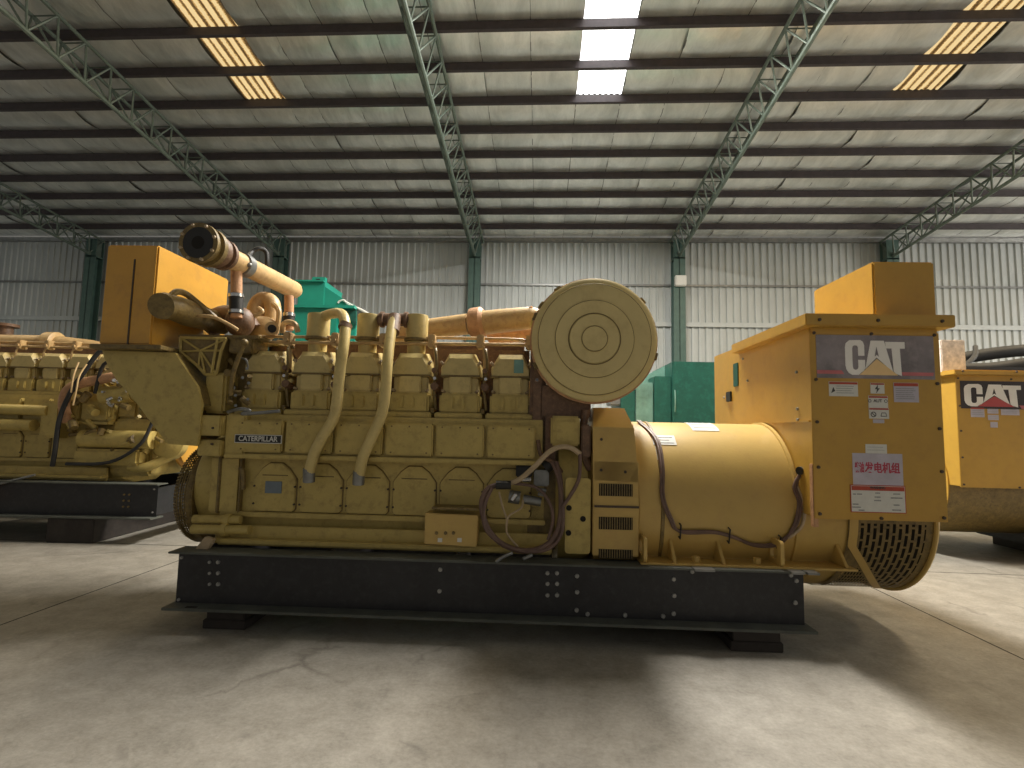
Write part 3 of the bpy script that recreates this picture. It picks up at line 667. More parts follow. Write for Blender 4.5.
def make_engine(root, spacing=.415, cov0=-2.265, front=True, detail=True, far=True):
    xs_ = [cov0+spacing*i for i in range(6)]
    xl, xr = xs_[0]-.19, xs_[-1]+.25
    k = spacing/.415
    # crankcase
    blk = part('crankcase', MB().box(xl-.02, xr+.05, 4.2, 5.1, .78, 1.25, .012).prism([(4.12, 1.25), (5.18, 1.25), (5.24, 1.58), (4.9, 1.58), (4.75, 1.35), (4.55, 1.35), (4.4, 1.58), (4.14, 1.58)], 'x', xl, xr+.02, .006), 'eng', root)
    part('deck_rail', MB().box(xl, xr, 4.06, 4.3, 1.225, 1.262, .008), 'eng', blk)
    part('pan_rail', MB().box(xl-.05, xr+.05, 4.15, 5.15, .755, .795, .006), 'eng', blk)
    part('oil_pan', MB().prism([(4.2, .77), (5.1, .77), (5.05, .60), (4.85, .50), (4.45, .50), (4.22, .56)], 'x', xl-.12, xr+.05, .008), 'eng', root)
    part('side_rail', MB().box(xl-.02, xr+.1, 4.0, 4.13, .575, .61, .008).box(xl-.02, xr+.1, 4.09, 4.12, .545, .70, .006), 'eng', root)
    # arched inspection doors
    for i in range(6):
        cx = -2.08+.38*i if front else xs_[0]+.05+spacing*i*.97
        hw = .172*k
        P = [(cx-hw+.02, .80), (cx+hw-.02, .80), (cx+hw, .82), (cx+hw, 1.06), (cx+hw-.06, 1.14), (cx+hw*.3, 1.185), (cx-hw*.3, 1.185), (cx-hw+.06, 1.14), (cx-hw, 1.06), (cx-hw, .82)]
        dr = part('inspection_door', MB().prism(P, 'y', 4.175, 4.205, .006), 'eng', blk)
        g_ = MB(); G_ = [Vector((p[0], 4.198, p[1])) for p in P]
        part('gasket_edge', MB().tube([G_[j] for j in range(len(G_))]+[G_[0]], .008, 6, False), 'engd', dr)
        part('top_crease', MB().box(cx-hw*.6, cx+hw*.6, 4.170, 4.18, 1.085, 1.092), 'engd', dr)
        for (bx, bz) in ((cx+hw-.005, 1.0), (cx+hw-.005, .86), (cx-hw+.005, 1.0), (cx-hw+.005, .86)): bolt(dr, bx, 4.176, bz, .009, .009, 'boltd')
    if detail:
        part('data_plate', MB().box(-2.08-.075, -2.08+.06, 4.168, 4.176, .945, 1.04), 'blu', blk, 'blue grey data plate')
        part('oil_filler', MB().tube([(-2.33, 4.16, .97), (-2.33, 4.15, 1.08), (-2.345, 4.15, 1.135), (-2.37, 4.17, 1.135)], .018, 8), 'engd', blk)
    # side covers under the heads
    for i in range(6):
        xa = -2.385+.403*i if front else xs_[i]-spacing*.49; wd = .403*k
        sc_ = part('cam_cover', MB().box(xa+.012, xa+wd-.012, 4.075, 4.16, 1.275, 1.53, .012), 'eng', blk)
        if detail:
            for (bx, bz) in ((xa+.06, 1.505), (xa+wd/2, 1.505), (xa+wd-.06, 1.505), (xa+.06, 1.30), (xa+wd-.06, 1.30)): bolt(sc_, bx, 4.078, bz, .008, .007, 'engd')
        if i == 0 and detail:
            x_a, x_b = X(235.5, 438, 4.07), X(281, 440, 4.07); z_a = Z(258, 439, 4.07)
            np_ = part('name_plate', MB().box(x_a, x_b, 4.066, 4.076, z_a-.028, z_a+.028), 'black', sc_, 'black name plate with pale letters')
            part('lettering', text_mb('CATERPILLAR', (x_a+x_b)/2, 4.065, z_a, .058, .0012, 'CENTER', (x_b-x_a)*.93/.385), 'white', np_)
            part('plate_border', MB().box(x_a-.006, x_b+.006, 4.0685, 4.076, z_a-.034, z_a+.034), 'white', np_)
    for bank in ((0, 1) if far else (0,)):
        for i, cx in enumerate(xs_):
            y0 = 4.22
            A, B_, Cc = head_mb(cx, y0), body_mb(cx, y0), cover_mb(cx, y0)
            if bank:
                for m_ in (A, B_, Cc): m_.v = [Vector((p.x+.06, 9.3-p.y, p.z)) for p in m_.v]
            hd = part('cylinder_head', A, 'eng', root)
            bd = part('rocker_housing', B_, 'cov', root); cv = part('valve_cover', Cc, 'cov', root)
            if not bank:
                part('seam_lip', MB().box(cx-.165, cx+.165, y0-.008, y0+.2, 1.922, 1.936, .004), 'engd', cv)
                for s_ in (-1, 1):
                    bolt(cv, cx+s_*.148, y0+.03, 2.03, .014, .03, 'wire', (s_*.6, -.5, .6)); bolt(bd, cx+s_*.135, y0+.04, 1.80, .014, .03, 'wire', (s_*.4, -.8, .3))
                part('head_stud', MB().cyl((cx+.19, y0+.02, 1.62), (cx+.19, y0+.02, 1.66), .02, n=8), 'engd', hd)
                # injector and fuel line jumbles between heads
                if detail:
                    xg = cx+spacing/2
                    part('fuel_line', MB().tube([(xg-.02, 4.35, 2.16), (xg+.0, 4.22, 2.14), (xg+.015, 4.2, 2.0), (xg-.01, 4.24, 1.85), (xg+.01, 4.26, 1.65)], .012, 8), 'engd', hd)
                    part('injector_body', MB().cyl((xg, 4.30, 1.82), (xg, 4.20, 1.84), .032, n=12).cyl((xg-.005, 4.28, 1.95), (xg, 4.17, 1.97), .02, n=10), 'brn', hd)
                    part('fitting', MB().cyl((xg+.01, 4.2, 1.90), (xg+.01, 4.15, 1.90), .013, n=8), 'chrome', hd)
    # rails and manifold along the vee
    part('inlet_manifold', MB().box(xl+.05, xr-.1, 4.52, 4.85, 1.6, 2.25, .05), 'brn', root)
    rl = part('fuel_rail', MB().tube([(xl+.05, 4.32, 2.20), (xr+.05, 4.32, 2.215)], .014, 10), 'pipe', root)
    part('fuel_rail', MB().tube([(xl+.05, 4.38, 2.26), (xr-.3, 4.38, 2.27), (xr-.26, 4.36, 2.22)], .013, 10), 'pipe', root)
    for i, cx in enumerate(xs_):
        part('rail_clamp', MB().box(cx+.12, cx+.18, 4.29, 4.40, 2.175, 2.29, .008).cyl((cx+.15, 4.27, 2.22), (cx+.15, 4.31, 2.22), .02, n=8), 'pipe', rl)
        part('drop_pipe', MB().tube([(cx+.04, 4.36, 2.22), (cx+.15, 4.33, 2.20), (cx+.185, 4.31, 2.14), (cx+.19, 4.31, 1.95)], .012, 8), 'pipe', rl)

# ------------------------------------------------------------------ the big set in the middle
FM = Frame((0, 0, 0), GZ)
main = thing('generator_set', FM, (-.3, 4.65, .115), 'large yellow diesel generator set in the foreground, whole on its black skid', 'generator')
bl = []
def bxy(px, py, m='bolt', r_=.017): bl.append((X(px, py, 3.9), Z(px, py, 3.9), m, r_))
for p in ((182, 557.5), (179, 599.5)): bxy(*p, r_=.012)
for px in (210, 218.5):
    for py in (562, 573, 584): bxy(px, py, r_=.013 if px < 215 else .016)
for p in ((440.5, 569.5), (439.5, 591), (547.5, 573), (557, 573), (547.5, 583.5), (557, 583.5), (547.5, 595), (557, 595), (577, 576), (577, 592), (576.5, 610), (587.5, 614), (625, 615), (663, 616), (673.5, 579), (674, 595.5), (673.5, 613.5), (692, 571.5), (790.5, 575), (796, 580.5), (795, 602.5)): bxy(*p)
sk = make_skid(main, -2.645, 1.955, bl)
part('slot_hole', MB().box(-2.50, -2.42, 3.79, 3.82, .1605, .163), 'dark', sk)
make_engine(main)
make_generator(main)

# front end: pulley guard, front cover
part('front_cover', MB().box(-2.62, -2.36, 4.16, 5.14, .77, 1.235, .02), 'eng', main)
part('front_cover_rib', MB().box(-2.545, -2.52, 4.145, 4.2, .78, 1.23, .006).box(-2.365, -2.35, 4.15, 4.2, .78, 1.22, .004), 'engd', main)
part('vibration_damper', MB().lathe([(.30, 0), (.405, .01), (.41, .02), (.41, .17), (.395, .185), (.2, .19)], (-2.785, YC-.03, .985), (1, 0, 0), 56), 'eng', main)
gd = MB(); c_ = (-2.85, YC-.03, .885)
for k in range(9):
    xx = -2.935+.02*k; rr_ = .43 if k > 1 else .425-.02*(2-k)
    gd.tube([(xx, c_[1]-rr_*math.cos(a*PI/24), c_[2]+rr_*math.sin(a*PI/24)) for a in range(49)], .0055, 5, False)
for a in range(96):
    an = a*2*PI/96; gd.tube([(-2.935, c_[1]-.415*math.cos(an), c_[2]+.415*math.sin(an)), (-2.77, c_[1]-.43*math.cos(an+.08), c_[2]+.43*math.sin(an+.08))], .006, 4, False)
for rr_ in (.12, .19, .26, .33, .40): gd.tube([(-2.938, c_[1]-rr_*math.cos(a*PI/24), c_[2]+rr_*math.sin(a*PI/24)) for a in range(49)], .005, 5, False)
part('mesh_guard', gd, 'engd', main)
part('guard_drum', MB().lathe([(.41, 0), (.432, .005), (.432, .045), (.41, .05)], (-2.83, c_[1], c_[2]), (1, 0, 0), 56), 'engd', main)
part('lube_pipe', MB().tube([(-2.68, 4.10, .735), (-2.30, 4.10, .74)], .035, 12).tube([(-2.66, 4.06, .665), (-2.20, 4.06, .67)], .038, 12).cyl((-2.42, 4.07, .665), (-2.38, 4.07, .667), .055).cyl((-2.42, 4.10, .735), (-2.38, 4.10, .735), .05), 'eng', main)
part('skid_lug', MB().prism([(-2.54, .545), (-2.44, .545), (-2.40, .62), (-2.47, .64)], 'y', 3.92, 3.96, .004), 'wire', main)
# support bracket carrying the coolant box
bk = MB()
P = [(101.5, 350), (175, 352.5), (178, 358), (187.5, 372), (198, 387), (202, 405), (200, 413), (200, 430), (197, 446), (167, 444), (153, 425), (134, 400), (119, 383), (109, 369), (104, 357)]
YP = 4.0
poly = [(X(a, b_, YP), Z(a, b_, YP)) for a, b_ in P]
sp = part('support_plate', MB().prism(poly, 'y', YP, YP+.03, .004), 'eng', main)
part('support_plate', MB().prism(poly, 'y', 5.28, 5.31), 'eng', main)
part('plate_web', MB().prism([poly[i] for i in (1, 2, 3, 4, 5)]+[(poly[5][0]-.05, poly[5][1]), (poly[4][0]-.04, poly[4][1]-.01), (poly[3][0]-.04, poly[3][1]-.01), (poly[2][0]-.04, poly[2][1]-.01)], 'y', YP+.03, 5.28), 'engd', sp)
part('plate_web', MB().prism([poly[i] for i in (14, 13, 12, 11, 10, 9)]+[(poly[9][0]+.03, poly[9][1]+.02), (poly[10][0]+.05, poly[10][1]+.0), (poly[12][0]+.05, poly[12][1]), (poly[14][0]+.05, poly[14][1])], 'y', YP+.03, 5.28), 'engd', sp)
for (a, b_) in ((197, 430), (213, 430), (197, 446), (211, 446)): pass
part('bolted_lug', MB().box(-2.66, -2.47, 4.02, 4.16, 1.40, 1.56, .01).box(-2.66, -2.47, 4.04, 4.16, 1.24, 1.365, .01), 'eng', main)
lug = main.children[-1]
for (a, b_) in ((198, 427), (213, 428), (196, 444), (212, 444)): bolt(lug, X(a, b_, 4.02), 4.022, Z(a, b_, 4.02), .011, .01, 'boltd')
part('front_pad', MB().box(-2.47, -2.3, 4.08, 4.2, 1.24, 1.58, .015), 'eng', main)
# coolant box
hb = part('coolant_tank', MB().box(-3.47, -3.04, 3.95, 4.92, 2.105, 2.92, .012), 'box', main)
part('seam_channel', MB().box(-3.232, -3.22, 3.944, 3.955, 2.11, 2.80), 'boltd', hb)
part('tank_shelf', MB().box(-3.50, -2.92, 3.90, 5.32, 2.065, 2.10, .004), 'engd', main)
# starred bracket
zs = lambda a, b_: (X(a, b_, 4.08), Z(a, b_, 4.08))
SP = [zs(178, 337), zs(224, 338), zs(219, 350), zs(214, 374), zs(203, 374), zs(196, 366), zs(178, 351)]
sb = part('ribbed_bracket', MB().prism(SP, 'y', 4.12, 4.24, .004), 'engd', main)
rb = MB(); ctr = zs(198, 350)
for p in SP: rb.tube([(ctr[0], 4.11, ctr[1]), (p[0], 4.11, p[1])], .009, 6)
for i in range(len(SP)): a_, b_ = SP[i], SP[(i+1) % len(SP)]; rb.tube([(a_[0], 4.11, a_[1]), (b_[0], 4.11, b_[1])], .013, 6)
rb.tube([(zs(216, 338)[0], 4.10, zs(216, 338)[1]), (zs(210, 373)[0], 4.10, zs(210, 373)[1])], .012, 6)
part('rib', rb, 'eng', sb)
part('bracket_block', MB().box(X(226, 340, 4.1), X(250, 340, 4.1), 4.14, 4.4, Z(240, 352, 4.1), Z(240, 337, 4.1), .01), 'engd', main)
part('bracket_cap', MB().box(X(176, 337, 4.1), X(258, 337, 4.1), 4.12, 4.6, Z(200, 337.5, 4.1), Z(200, 334, 4.1), .008), 'engd', main)
part('bracket_column', MB().box(X(203, 380, 4.1), X(224, 380, 4.1), 4.12, 4.5, 1.58, Z(210, 372, 4.1), .02), 'eng', main)
part('link_rod', MB().tube([(X(243, 342, 4.03), 4.05, Z(243, 342, 4.03)), (X(232, 372, 4.03), 4.05, Z(232, 372, 4.03)), (X(227, 395, 4.03), 4.08, Z(227, 395, 4.03))], .018, 10).ball((X(243, 342, 4.03), 4.05, Z(243, 342, 4.03)), .03), 'engd', main)
# front gear/pump clutter beside the first head
mp1 = MB(); rr_ = random.Random(11)
for k in range(16):
    px, py = rr_.uniform(226, 250), rr_.uniform(360, 412); a = meas(px, py, rr_.uniform(4.12, 4.3))
    mp1.cyl(a, a+Vector((rr_.uniform(-.08, .08), -.04, rr_.uniform(-.06, .06))), rr_.uniform(.014, .035), n=10)
mp1.box(X(222, 395, 4.3), X(250, 395, 4.3), 4.3, 4.5, Z(235, 412, 4.3), Z(235, 352, 4.3), .02)
part('pump_assembly', mp1, 'engd', main)
mp1 = MB()
for k in range(7):
    px, py = rr_.uniform(232, 249), rr_.uniform(360, 408); a = meas(px, py, rr_.uniform(4.1, 4.15)); mp1.cyl(a, a+Vector((.02, -.03, .0)), .012, n=8)
mp1.tube([meas(236, 366, 4.12), meas(239, 358, 4.1), meas(246, 360, 4.1), meas(248, 367, 4.12)], .008, 8)
part('pipe_fitting', mp1, 'steel', main)
part('lift_hook', MB().tube([meas(228, 412, 4.05), meas(240, 409, 4.0), meas(250, 411, 4.0), meas(243, 414, 4.0), meas(280, 411, 4.02)], .014, 8), 'steel', main)
# turbocharger ducting at the front top
tb = part('air_elbow', MB().tube([meas(164, 306, 3.83), meas(174, 308, 3.92), meas(188, 313, 4.12), meas(206, 319, 4.38), meas(226, 325, 4.55)], [.095, .10, .11, .10, .09], 20), 'engd', main)
part('end_cap', MB().cyl(meas(161, 306, 3.79), meas(165, 306, 3.84), .10, .105, 24).tube([meas(168, 300, 3.85), meas(176, 292, 3.95), meas(186, 294, 4.08), meas(200, 305, 4.15), meas(215, 318, 4.25)], .026, 10), 'engd', tb)
part('oil_line', MB().tube([meas(181, 318, 4.1), meas(195, 316, 4.08), meas(213, 317, 4.08), meas(230, 325, 4.1), meas(238, 330, 4.12)], .014, 8), 'pipe', main)
part('turbo_casting', MB().tube([meas(205, 330, 4.5), meas(222, 318, 4.55), meas(240, 320, 4.5), meas(250, 332, 4.5)], .11, 16).ball(meas(240, 322, 4.35), .12, (1, 1, 1.1)), 'brn', main)
th = part('turbo_housing', MB().tube([meas(262, 333, 4.7), meas(255, 312, 4.72), meas(262, 300, 4.75), meas(272, 304, 4.75), meas(272, 325, 4.7)], .075, 18).ball(meas(262, 329, 4.6), .12, (1.3, .8, 1)), 'pipe', main)
part('turbo_flange', MB().tube([meas(248, 333, 4.4), meas(252, 318, 4.4), meas(262, 312, 4.42), meas(258, 308, 4.42)], .02, 8).tube([meas(276, 333, 4.6), meas(279, 312, 4.6), meas(273, 304, 4.62)], .025, 8), 'pipe', th)
part('outlet_stub', MB().cyl(meas(272, 329, 4.4), meas(272, 328, 4.22), .055, n=20).cyl(meas(272, 329, 4.24), meas(272, 328.5, 4.21), .038, n=18), 'pipe', th)
part('outlet_mouth', MB().cyl(meas(272, 329, 4.22), meas(272, 328.5, 4.205), .034, n=18), 'dark', th)
part('bypass_pipe', MB().tube([meas(283, 333, 4.35), meas(283, 325, 4.33), meas(288, 322, 4.32), meas(295, 324, 4.32), meas(298, 332, 4.33)], .022, 10), 'pipe', main)
# slanting coolant pipe crossing over the engine, with its open flange toward the camera
a0 = meas(199, 243, 3.72); x_ = a0.x; z_ = a0.z
y_end = 5.25; zE = meas(296, 291, y_end)
dirv = (Vector((zE.x, y_end, zE.z))-a0); 
def along(t): return a0+dirv*t
pp = part('coolant_pipe', MB().tube([along(.10), along(.2), along(.97), along(1.0)], [.088, .088, .088, .07], 28, False), 'pipe', main)
part('flange', MB().lathe([(.088, .13), (.152, .13), (.152, .085), (.125, .08), (.125, .02), (.155, .02), (.155, -.01), (.05, -.01), (.05, .05)], along(.0), dirv, 40), 'engd', pp, 'grimy end flange with open mouth')
part('flange_face', MB().lathe([(.045, -.013), (.12, -.013), (.12, -.006), (.045, -.006)], along(0), dirv, 36), 'black', pp, 'black gasket face')
part('open_bore', MB().cyl(along(0)-dirv.normalized()*.0145, along(0)-dirv.normalized()*.012, .05, n=24), 'dark', pp)
dn = dirv.normalized(); ux = dn.cross(Vector((0, 0, 1))).normalized(); uz = ux.cross(dn)
for k in range(8):
    an = k*PI/4+.3; c0 = along(0)+(ux*math.cos(an)+uz*math.sin(an))*.137-dn*.01
    part('flange_bolt', MB().cyl(c0, c0-dn*.02, .012, n=8), 'wire', pp)
part('coupling', MB().lathe([(.09, 0), (.125, .0), (.13, .02), (.13, .07), (.10, .075), (.10, .12), (.125, .125), (.125, .16), (.09, .165)], along(.10), dirv, 36), 'brn', pp, 'rust brown coupling behind the flange')
part('hose_clamp', MB().lathe([(.09, 0), (.103, .005), (.103, .09), (.09, .095)], along(.345), dirv, 32).ball(along(.37)+uz*-.02+ux*-.0+Vector((.09, -.05, 0)), .022), 'steel', pp)
for (px, pyt, pyb, dep) in ((236.5, 274, 318, 4.22), (289, 300, 330, 5.0)):
    rp = part('riser_pipe', MB().cyl(meas(px, pyt-4, dep), meas(px, pyb, dep), .045, n=20), 'rust', pp)
    part('rubber_sleeve', MB().cyl(meas(px-.3, (pyt+pyb)/2-2, dep), meas(px-.3, pyb-4, dep), .056, n=20), 'black', rp)
    for yy in ((pyt+pyb)/2+0, pyb-6): part('clamp_ring', MB().cyl(meas(px-.3, yy-1.6, dep), meas(px-.3, yy+1.6, dep), .061, n=20), 'chrome', rp)
part('vent_hose', MB().tube([along(.42)+uz*.08, meas(251, 253, 4.5), meas(259, 248.5, 4.55), meas(266, 252, 4.6), meas(267, 262, 4.6), meas(266, 270, 4.62)], .02, 10), 'black', main)

# breathers on the 2nd, 3rd and 4th covers with their drop pipes
def brz(px, py): return Z(px, py, 4.25)
for px in (317.5, 367.5, 416.5):
    cx = X(px, 330, 4.38); y0 = 4.40
    bo = part('breather', MB().cyl((cx, y0, 2.08), (cx, y0, 2.27), .078, n=28).lathe([(.085, 2.255), (.095, 2.26), (.095, 2.455), (.09, 2.468), (.06, 2.471)], (cx, y0, 0), (0, 0, 1), 32), 'cov', main)
    part('clamp_band', MB().lathe([(.078, 2.235), (.105, 2.238), (.108, 2.25), (.105, 2.262), (.09, 2.265)], (cx, y0, 0), (0, 0, 1), 32), 'engd', bo)
b1 = part('vent_pipe', MB().tube([(X(322, 317, 4.38), 4.38, 2.44), (X(333, 316, 4.3), 4.30, 2.455), (X(343, 319, 4.2), 4.18, 2.42), (X(346, 330, 4.1), 4.08, 2.30), (X(343, 350, 4.0), 4.0, 2.1), (X(340, 370, 4.0), 4.0, 1.95), (X(337, 400, 4.0), 4.0, 1.69), (X(333, 418, 4.0), 4.0, 1.55), (X(322, 436, 4.0), 4.0, 1.40), (X(313, 452, 4.0), 4.02, 1.27), (X(309, 470, 4.05), 4.06, 1.13)], .043, 18), 'cov', main, 'bent vent pipe from the second breather')
part('pipe_tip', MB().cyl((X(309, 466, 4.05), 4.055, 1.16), (X(308, 480, 4.05), 4.07, 1.055), .046, n=18), 'steel', b1, 'grey steel pipe tip')
part('elbow_collar', MB().cyl((X(346, 330, 4.1)+.003, 4.09, 2.32), (X(345.5, 334, 4.1)-.002, 4.07, 2.28), .052, n=20), 'brn', b1)
b2 = part('vent_pipe', MB().tube([(X(393, 325, 4.25), 4.28, 2.42), (X(392, 340, 4.2), 4.15, 2.24), (X(388, 365, 4.05), 4.03, 2.0), (X(385, 395, 4.0), 4.0, 1.75), (X(381, 415, 4.0), 4.0, 1.58), (X(371, 436, 4.0), 4.0, 1.40), (X(362, 455, 4.0), 4.02, 1.25), (X(359, 472, 4.05), 4.06, 1.12)], .043, 18), 'cov', main, 'bent vent pipe from the tee between two breathers')
part('pipe_tip', MB().cyl((X(359, 468, 4.05), 4.055, 1.15), (X(357.5, 483, 4.05), 4.07, 1.045), .046, n=18), 'steel', b2, 'grey steel pipe tip')
part('tee_fitting', MB().cyl((X(376, 319, 4.3), 4.38, 2.425), (X(408, 319, 4.3), 4.38, 2.425), .055, n=20).cyl((X(393, 320, 4.25), 4.30, 2.43), (X(392.5, 336, 4.2), 4.2, 2.28), .056, n=20).cyl((X(379, 319, 4.3), 4.36, 2.42), (X(382, 319, 4.3), 4.36, 2.42), .07, n=20).cyl((X(403, 319, 4.3), 4.36, 2.42), (X(406, 319, 4.3), 4.36, 2.42), .07, n=20), 'brn', b2, 'dark brown tee')
part('warning_sticker', MB().box(X(514, 363, 4.2), X(523.5, 363, 4.2), 4.214, 4.222, 1.96, 2.07), 'greenl', main)

# exhaust and air intake
ex = part('exhaust_pipe', MB().tube([meas(395, 334, 4.95), meas(430, 329, 4.9), meas(468, 324, 4.85)], .10, 24, False).tube([meas(470, 324.5, 4.85), meas(500, 321, 4.8), meas(531, 318, 4.75), meas(545, 322, 4.7)], [.115, .112, .105, .10], 24, False), 'pipe', main)
part('collar', MB().lathe([(.1, 0), (.145, .01), (.15, .03), (.15, .11), (.12, .14)], meas(471, 324, 4.85), meas(486, 322, 4.82)-meas(471, 324, 4.85), 32), 'rust', ex)
part('clip', MB().cyl(meas(530, 307, 4.7), meas(534, 312, 4.7), .02, n=10), 'rust', ex)
part('cross_pipe', MB().tube([meas(490, 340, 5.2), meas(510, 333, 5.15), meas(530, 334, 5.1), meas(545, 338, 5.0)], [.09, .1, .09, .08], 20), 'rust', main)
ac = Vector((.465, 4.0, 2.212)); RA = .487
prof = [(RA-.05, 0), (RA-.02, .004), (RA, .02), (RA, .10), (RA-.012, .12), (RA-.012, .60), (RA-.05, .64)]
acl = part('air_cleaner', MB().lathe(prof, ac, (0, 1, 0), 96), 'air', main)
part('lid', MB().lathe([(.02, -.028), (.10, -.028), (.105, -.020), (.115, -.018), (.19, -.026), (.196, -.016), (.205, -.016), (.30, -.024), (.306, -.012), (.42, -.018), (.44, -.01), (.445, .004)], ac, (0, 1, 0), 96), 'air', acl)
for r_, yy in ((.098, -.027), (.2, -.02), (.302, -.019), (.435, -.011)): part('pressed_ring', MB().tube([(ac.x+r_*math.cos(a*PI/36), ac.y+yy, ac.z+r_*math.sin(a*PI/36)) for a in range(73)], .0035, 6, False), 'engd', acl)
part('clamp_band', MB().lathe([(RA, .055), (RA+.014, .06), (RA+.014, .085), (RA, .09)], ac, (0, 1, 0), 96), 'rust', acl)
for an in (60-8, 132, 148, 158, -25, 200): part('clip', MB().box(-.03, .03, -.02, .05, -.012, .014, .004, Matrix.Rotation(0, 3, 'Y')), 'engd', acl); oc = acl.children[-1]; 
for oc, an in zip([c_ for c_ in acl.children if c_.name.startswith('clip')], (40, 125, 146, 158, -14, 205)):
    me = oc.data; a = math.radians(an); R2 = Matrix.Rotation(-(a-PI/2), 3, 'Y'); b0 = FM.pre((-.3, 4.65, .115))
    for v in me.vertices: v.co = R2 @ (v.co+b0) + Vector((ac.x+(RA+.012)*math.cos(a), ac.y+.07, ac.z+(RA+.012)*math.sin(a))) - b0
part('intake_neck', MB().tube([meas(542, 318, 4.5), meas(551, 328, 4.45), meas(560, 335, 4.4)], .13, 20), 'eng', main)
part('cleaner_bracket', MB().box(.05, .46, 4.15, 4.6, 1.60, 1.86, .01).box(.10, .18, 4.12, 4.2, 1.2, 1.62, .01).box(-.03, .10, 4.15, 4.5, 1.5, 2.22, .03), 'brn', main)
# flywheel end: housings, gauges, starter, cables
part('flywheel_housing', MB().lathe([(.55, 0), (.62, .02), (.62, .24), (.58, .27)], (.19, YC, ZC), (1, 0, 0), 64), 'eng', main)
part('rear_housing', MB().box(-.05, .24, 4.2, 5.1, .56, 1.72, .02), 'engd', main)
jb = part('junction_box', MB().box(X(551, 430, 4.02), X(580, 430, 4.02), 4.02, 4.14, Z(566, 446, 4.02), Z(566, 416, 4.02), .015), 'eng', main)
part('lid', MB().box(X(556, 430, 4.02), X(574.5, 430, 4.02), 4.008, 4.022, Z(566, 442, 4.02), Z(566, 421, 4.02), .008), 'eng', jb)
part('sensor_bracket', MB().box(X(581, 440, 4.05), X(590, 440, 4.05), 4.0, 4.1, 1.30, 1.55, .01), 'brn', main)
hp = part('guard_plate', MB().prism(rrect(.255, .445, .585, 1.145, .025), 'y', 3.985, 4.01), 'eng', main)
for (a, b_) in ((569, 508), (583, 519), (568.5, 533)): part('hole', MB().cyl((X(a, b_, 3.98), 3.98, Z(a, b_, 3.98)), (X(a, b_, 3.98), 3.99, Z(a, b_, 3.98)), .021, n=20), 'dark', hp)
st = part('starter_motor', MB().cyl(meas(523, 499, 4.08), meas(541, 502, 4.08), .035, n=18).cyl(meas(509, 496, 4.08), meas(520, 498, 4.08), .05, n=18), 'steel', main)
part('solenoid', MB().cyl(meas(522, 479.5, 4.1), meas(531, 479.5, 4.1), .022, n=14).cyl(meas(512, 500, 4.02), meas(516, 494, 4.02), .02, n=12), 'chrome', st)
part('terminal', MB().cyl(meas(537, 489, 4.05), meas(546, 491, 4.05), .016, n=10).cyl(meas(538, 494, 4.05), meas(545, 495, 4.05), .014, n=10).box(X(534, 470, 4.12), X(549, 470, 4.12), 4.1, 4.2, Z(540, 486, 4.12), Z(540, 470, 4.12), .01), 'steel', st)
part('casing', MB().box(X(516, 470, 4.15), X(532, 470, 4.15), 4.12, 4.2, Z(520, 477, 4.15), Z(520, 465, 4.15), .01), 'black', st)
part('cable_entry', MB().cyl(meas(552, 462, 4.1), meas(545, 468, 4.1), .05, n=16), 'black', st)
wp = [meas(503, 484, 4.0), meas(489, 488, 3.97), meas(482, 500, 3.95), meas(483, 515, 3.95), meas(490, 532, 3.93), meas(504, 545, 3.93), meas(525, 551, 3.93), meas(545, 546, 3.94), meas(557, 532, 3.95), meas(561, 510, 3.97), meas(560, 480, 4.0), meas(556, 462, 4.05)]
wc = part('battery_cable', MB().tube(wp, .021, 10), 'hose', main, 'looped reddish brown battery cable')
wp2 = [p+Vector((.03*math.sin(i), -.012, .02*math.cos(i*1.3))) for i, p in enumerate(wp)]
part('battery_cable', MB().tube(wp2[1:], .014, 8), 'hose', main)
part('battery_cable', MB().tube([meas(510, 483, 3.98), meas(535, 487, 3.97), meas(548, 500, 3.96), meas(553, 518, 3.96), meas(548, 540, 3.95)], .012, 8), 'hose', main)
part('heater_hose', MB().tube([meas(506, 484, 3.97), meas(520, 479, 3.96), meas(535, 466, 3.95), meas(549, 452, 3.95), meas(560, 447, 3.95), meas(571, 448, 3.96), meas(580, 454, 3.98)], .02, 10), 'wire', main, 'tan hose arching to the right')
part('control_cable', MB().tube([meas(580, 454, 3.97), meas(579, 478, 3.95), meas(570, 496, 3.95), meas(562, 507, 3.95)], .014, 8), 'hose', main)
part('tape_wrap', MB().tube([meas(496, 485, 3.96), meas(511, 485, 3.96)], .033, 10), 'black', main)
part('thin_wire', MB().tube([meas(499, 492, 3.98), meas(503, 508, 3.97), meas(507, 520, 3.97), meas(507, 533, 3.97), meas(518, 547, 3.96)], .008, 6).tube([meas(523, 500, 4.0), meas(521, 508, 3.97), meas(509, 516, 3.96), meas(506, 526, 3.96)], .008, 6), 'wire', main)
part('cable_lug', MB().tube([meas(496, 562, 3.82), meas(503, 557, 3.84), meas(512, 553, 3.9)], .012, 8).tube([meas(523, 559, 3.82), meas(532, 555, 3.85)], .013, 8), 'steel', main)
part('fuel_hose', MB().tube([meas(538, 440, 4.08), meas(541, 455, 4.06), meas(552, 462, 4.05), meas(563, 475, 4.1), meas(566, 500, 4.1)], .016, 8).tube([meas(586, 410, 4.12), meas(583, 430, 4.12), meas(585, 455, 4.1), meas(590, 470, 4.1)], .03, 10), 'brn', main)
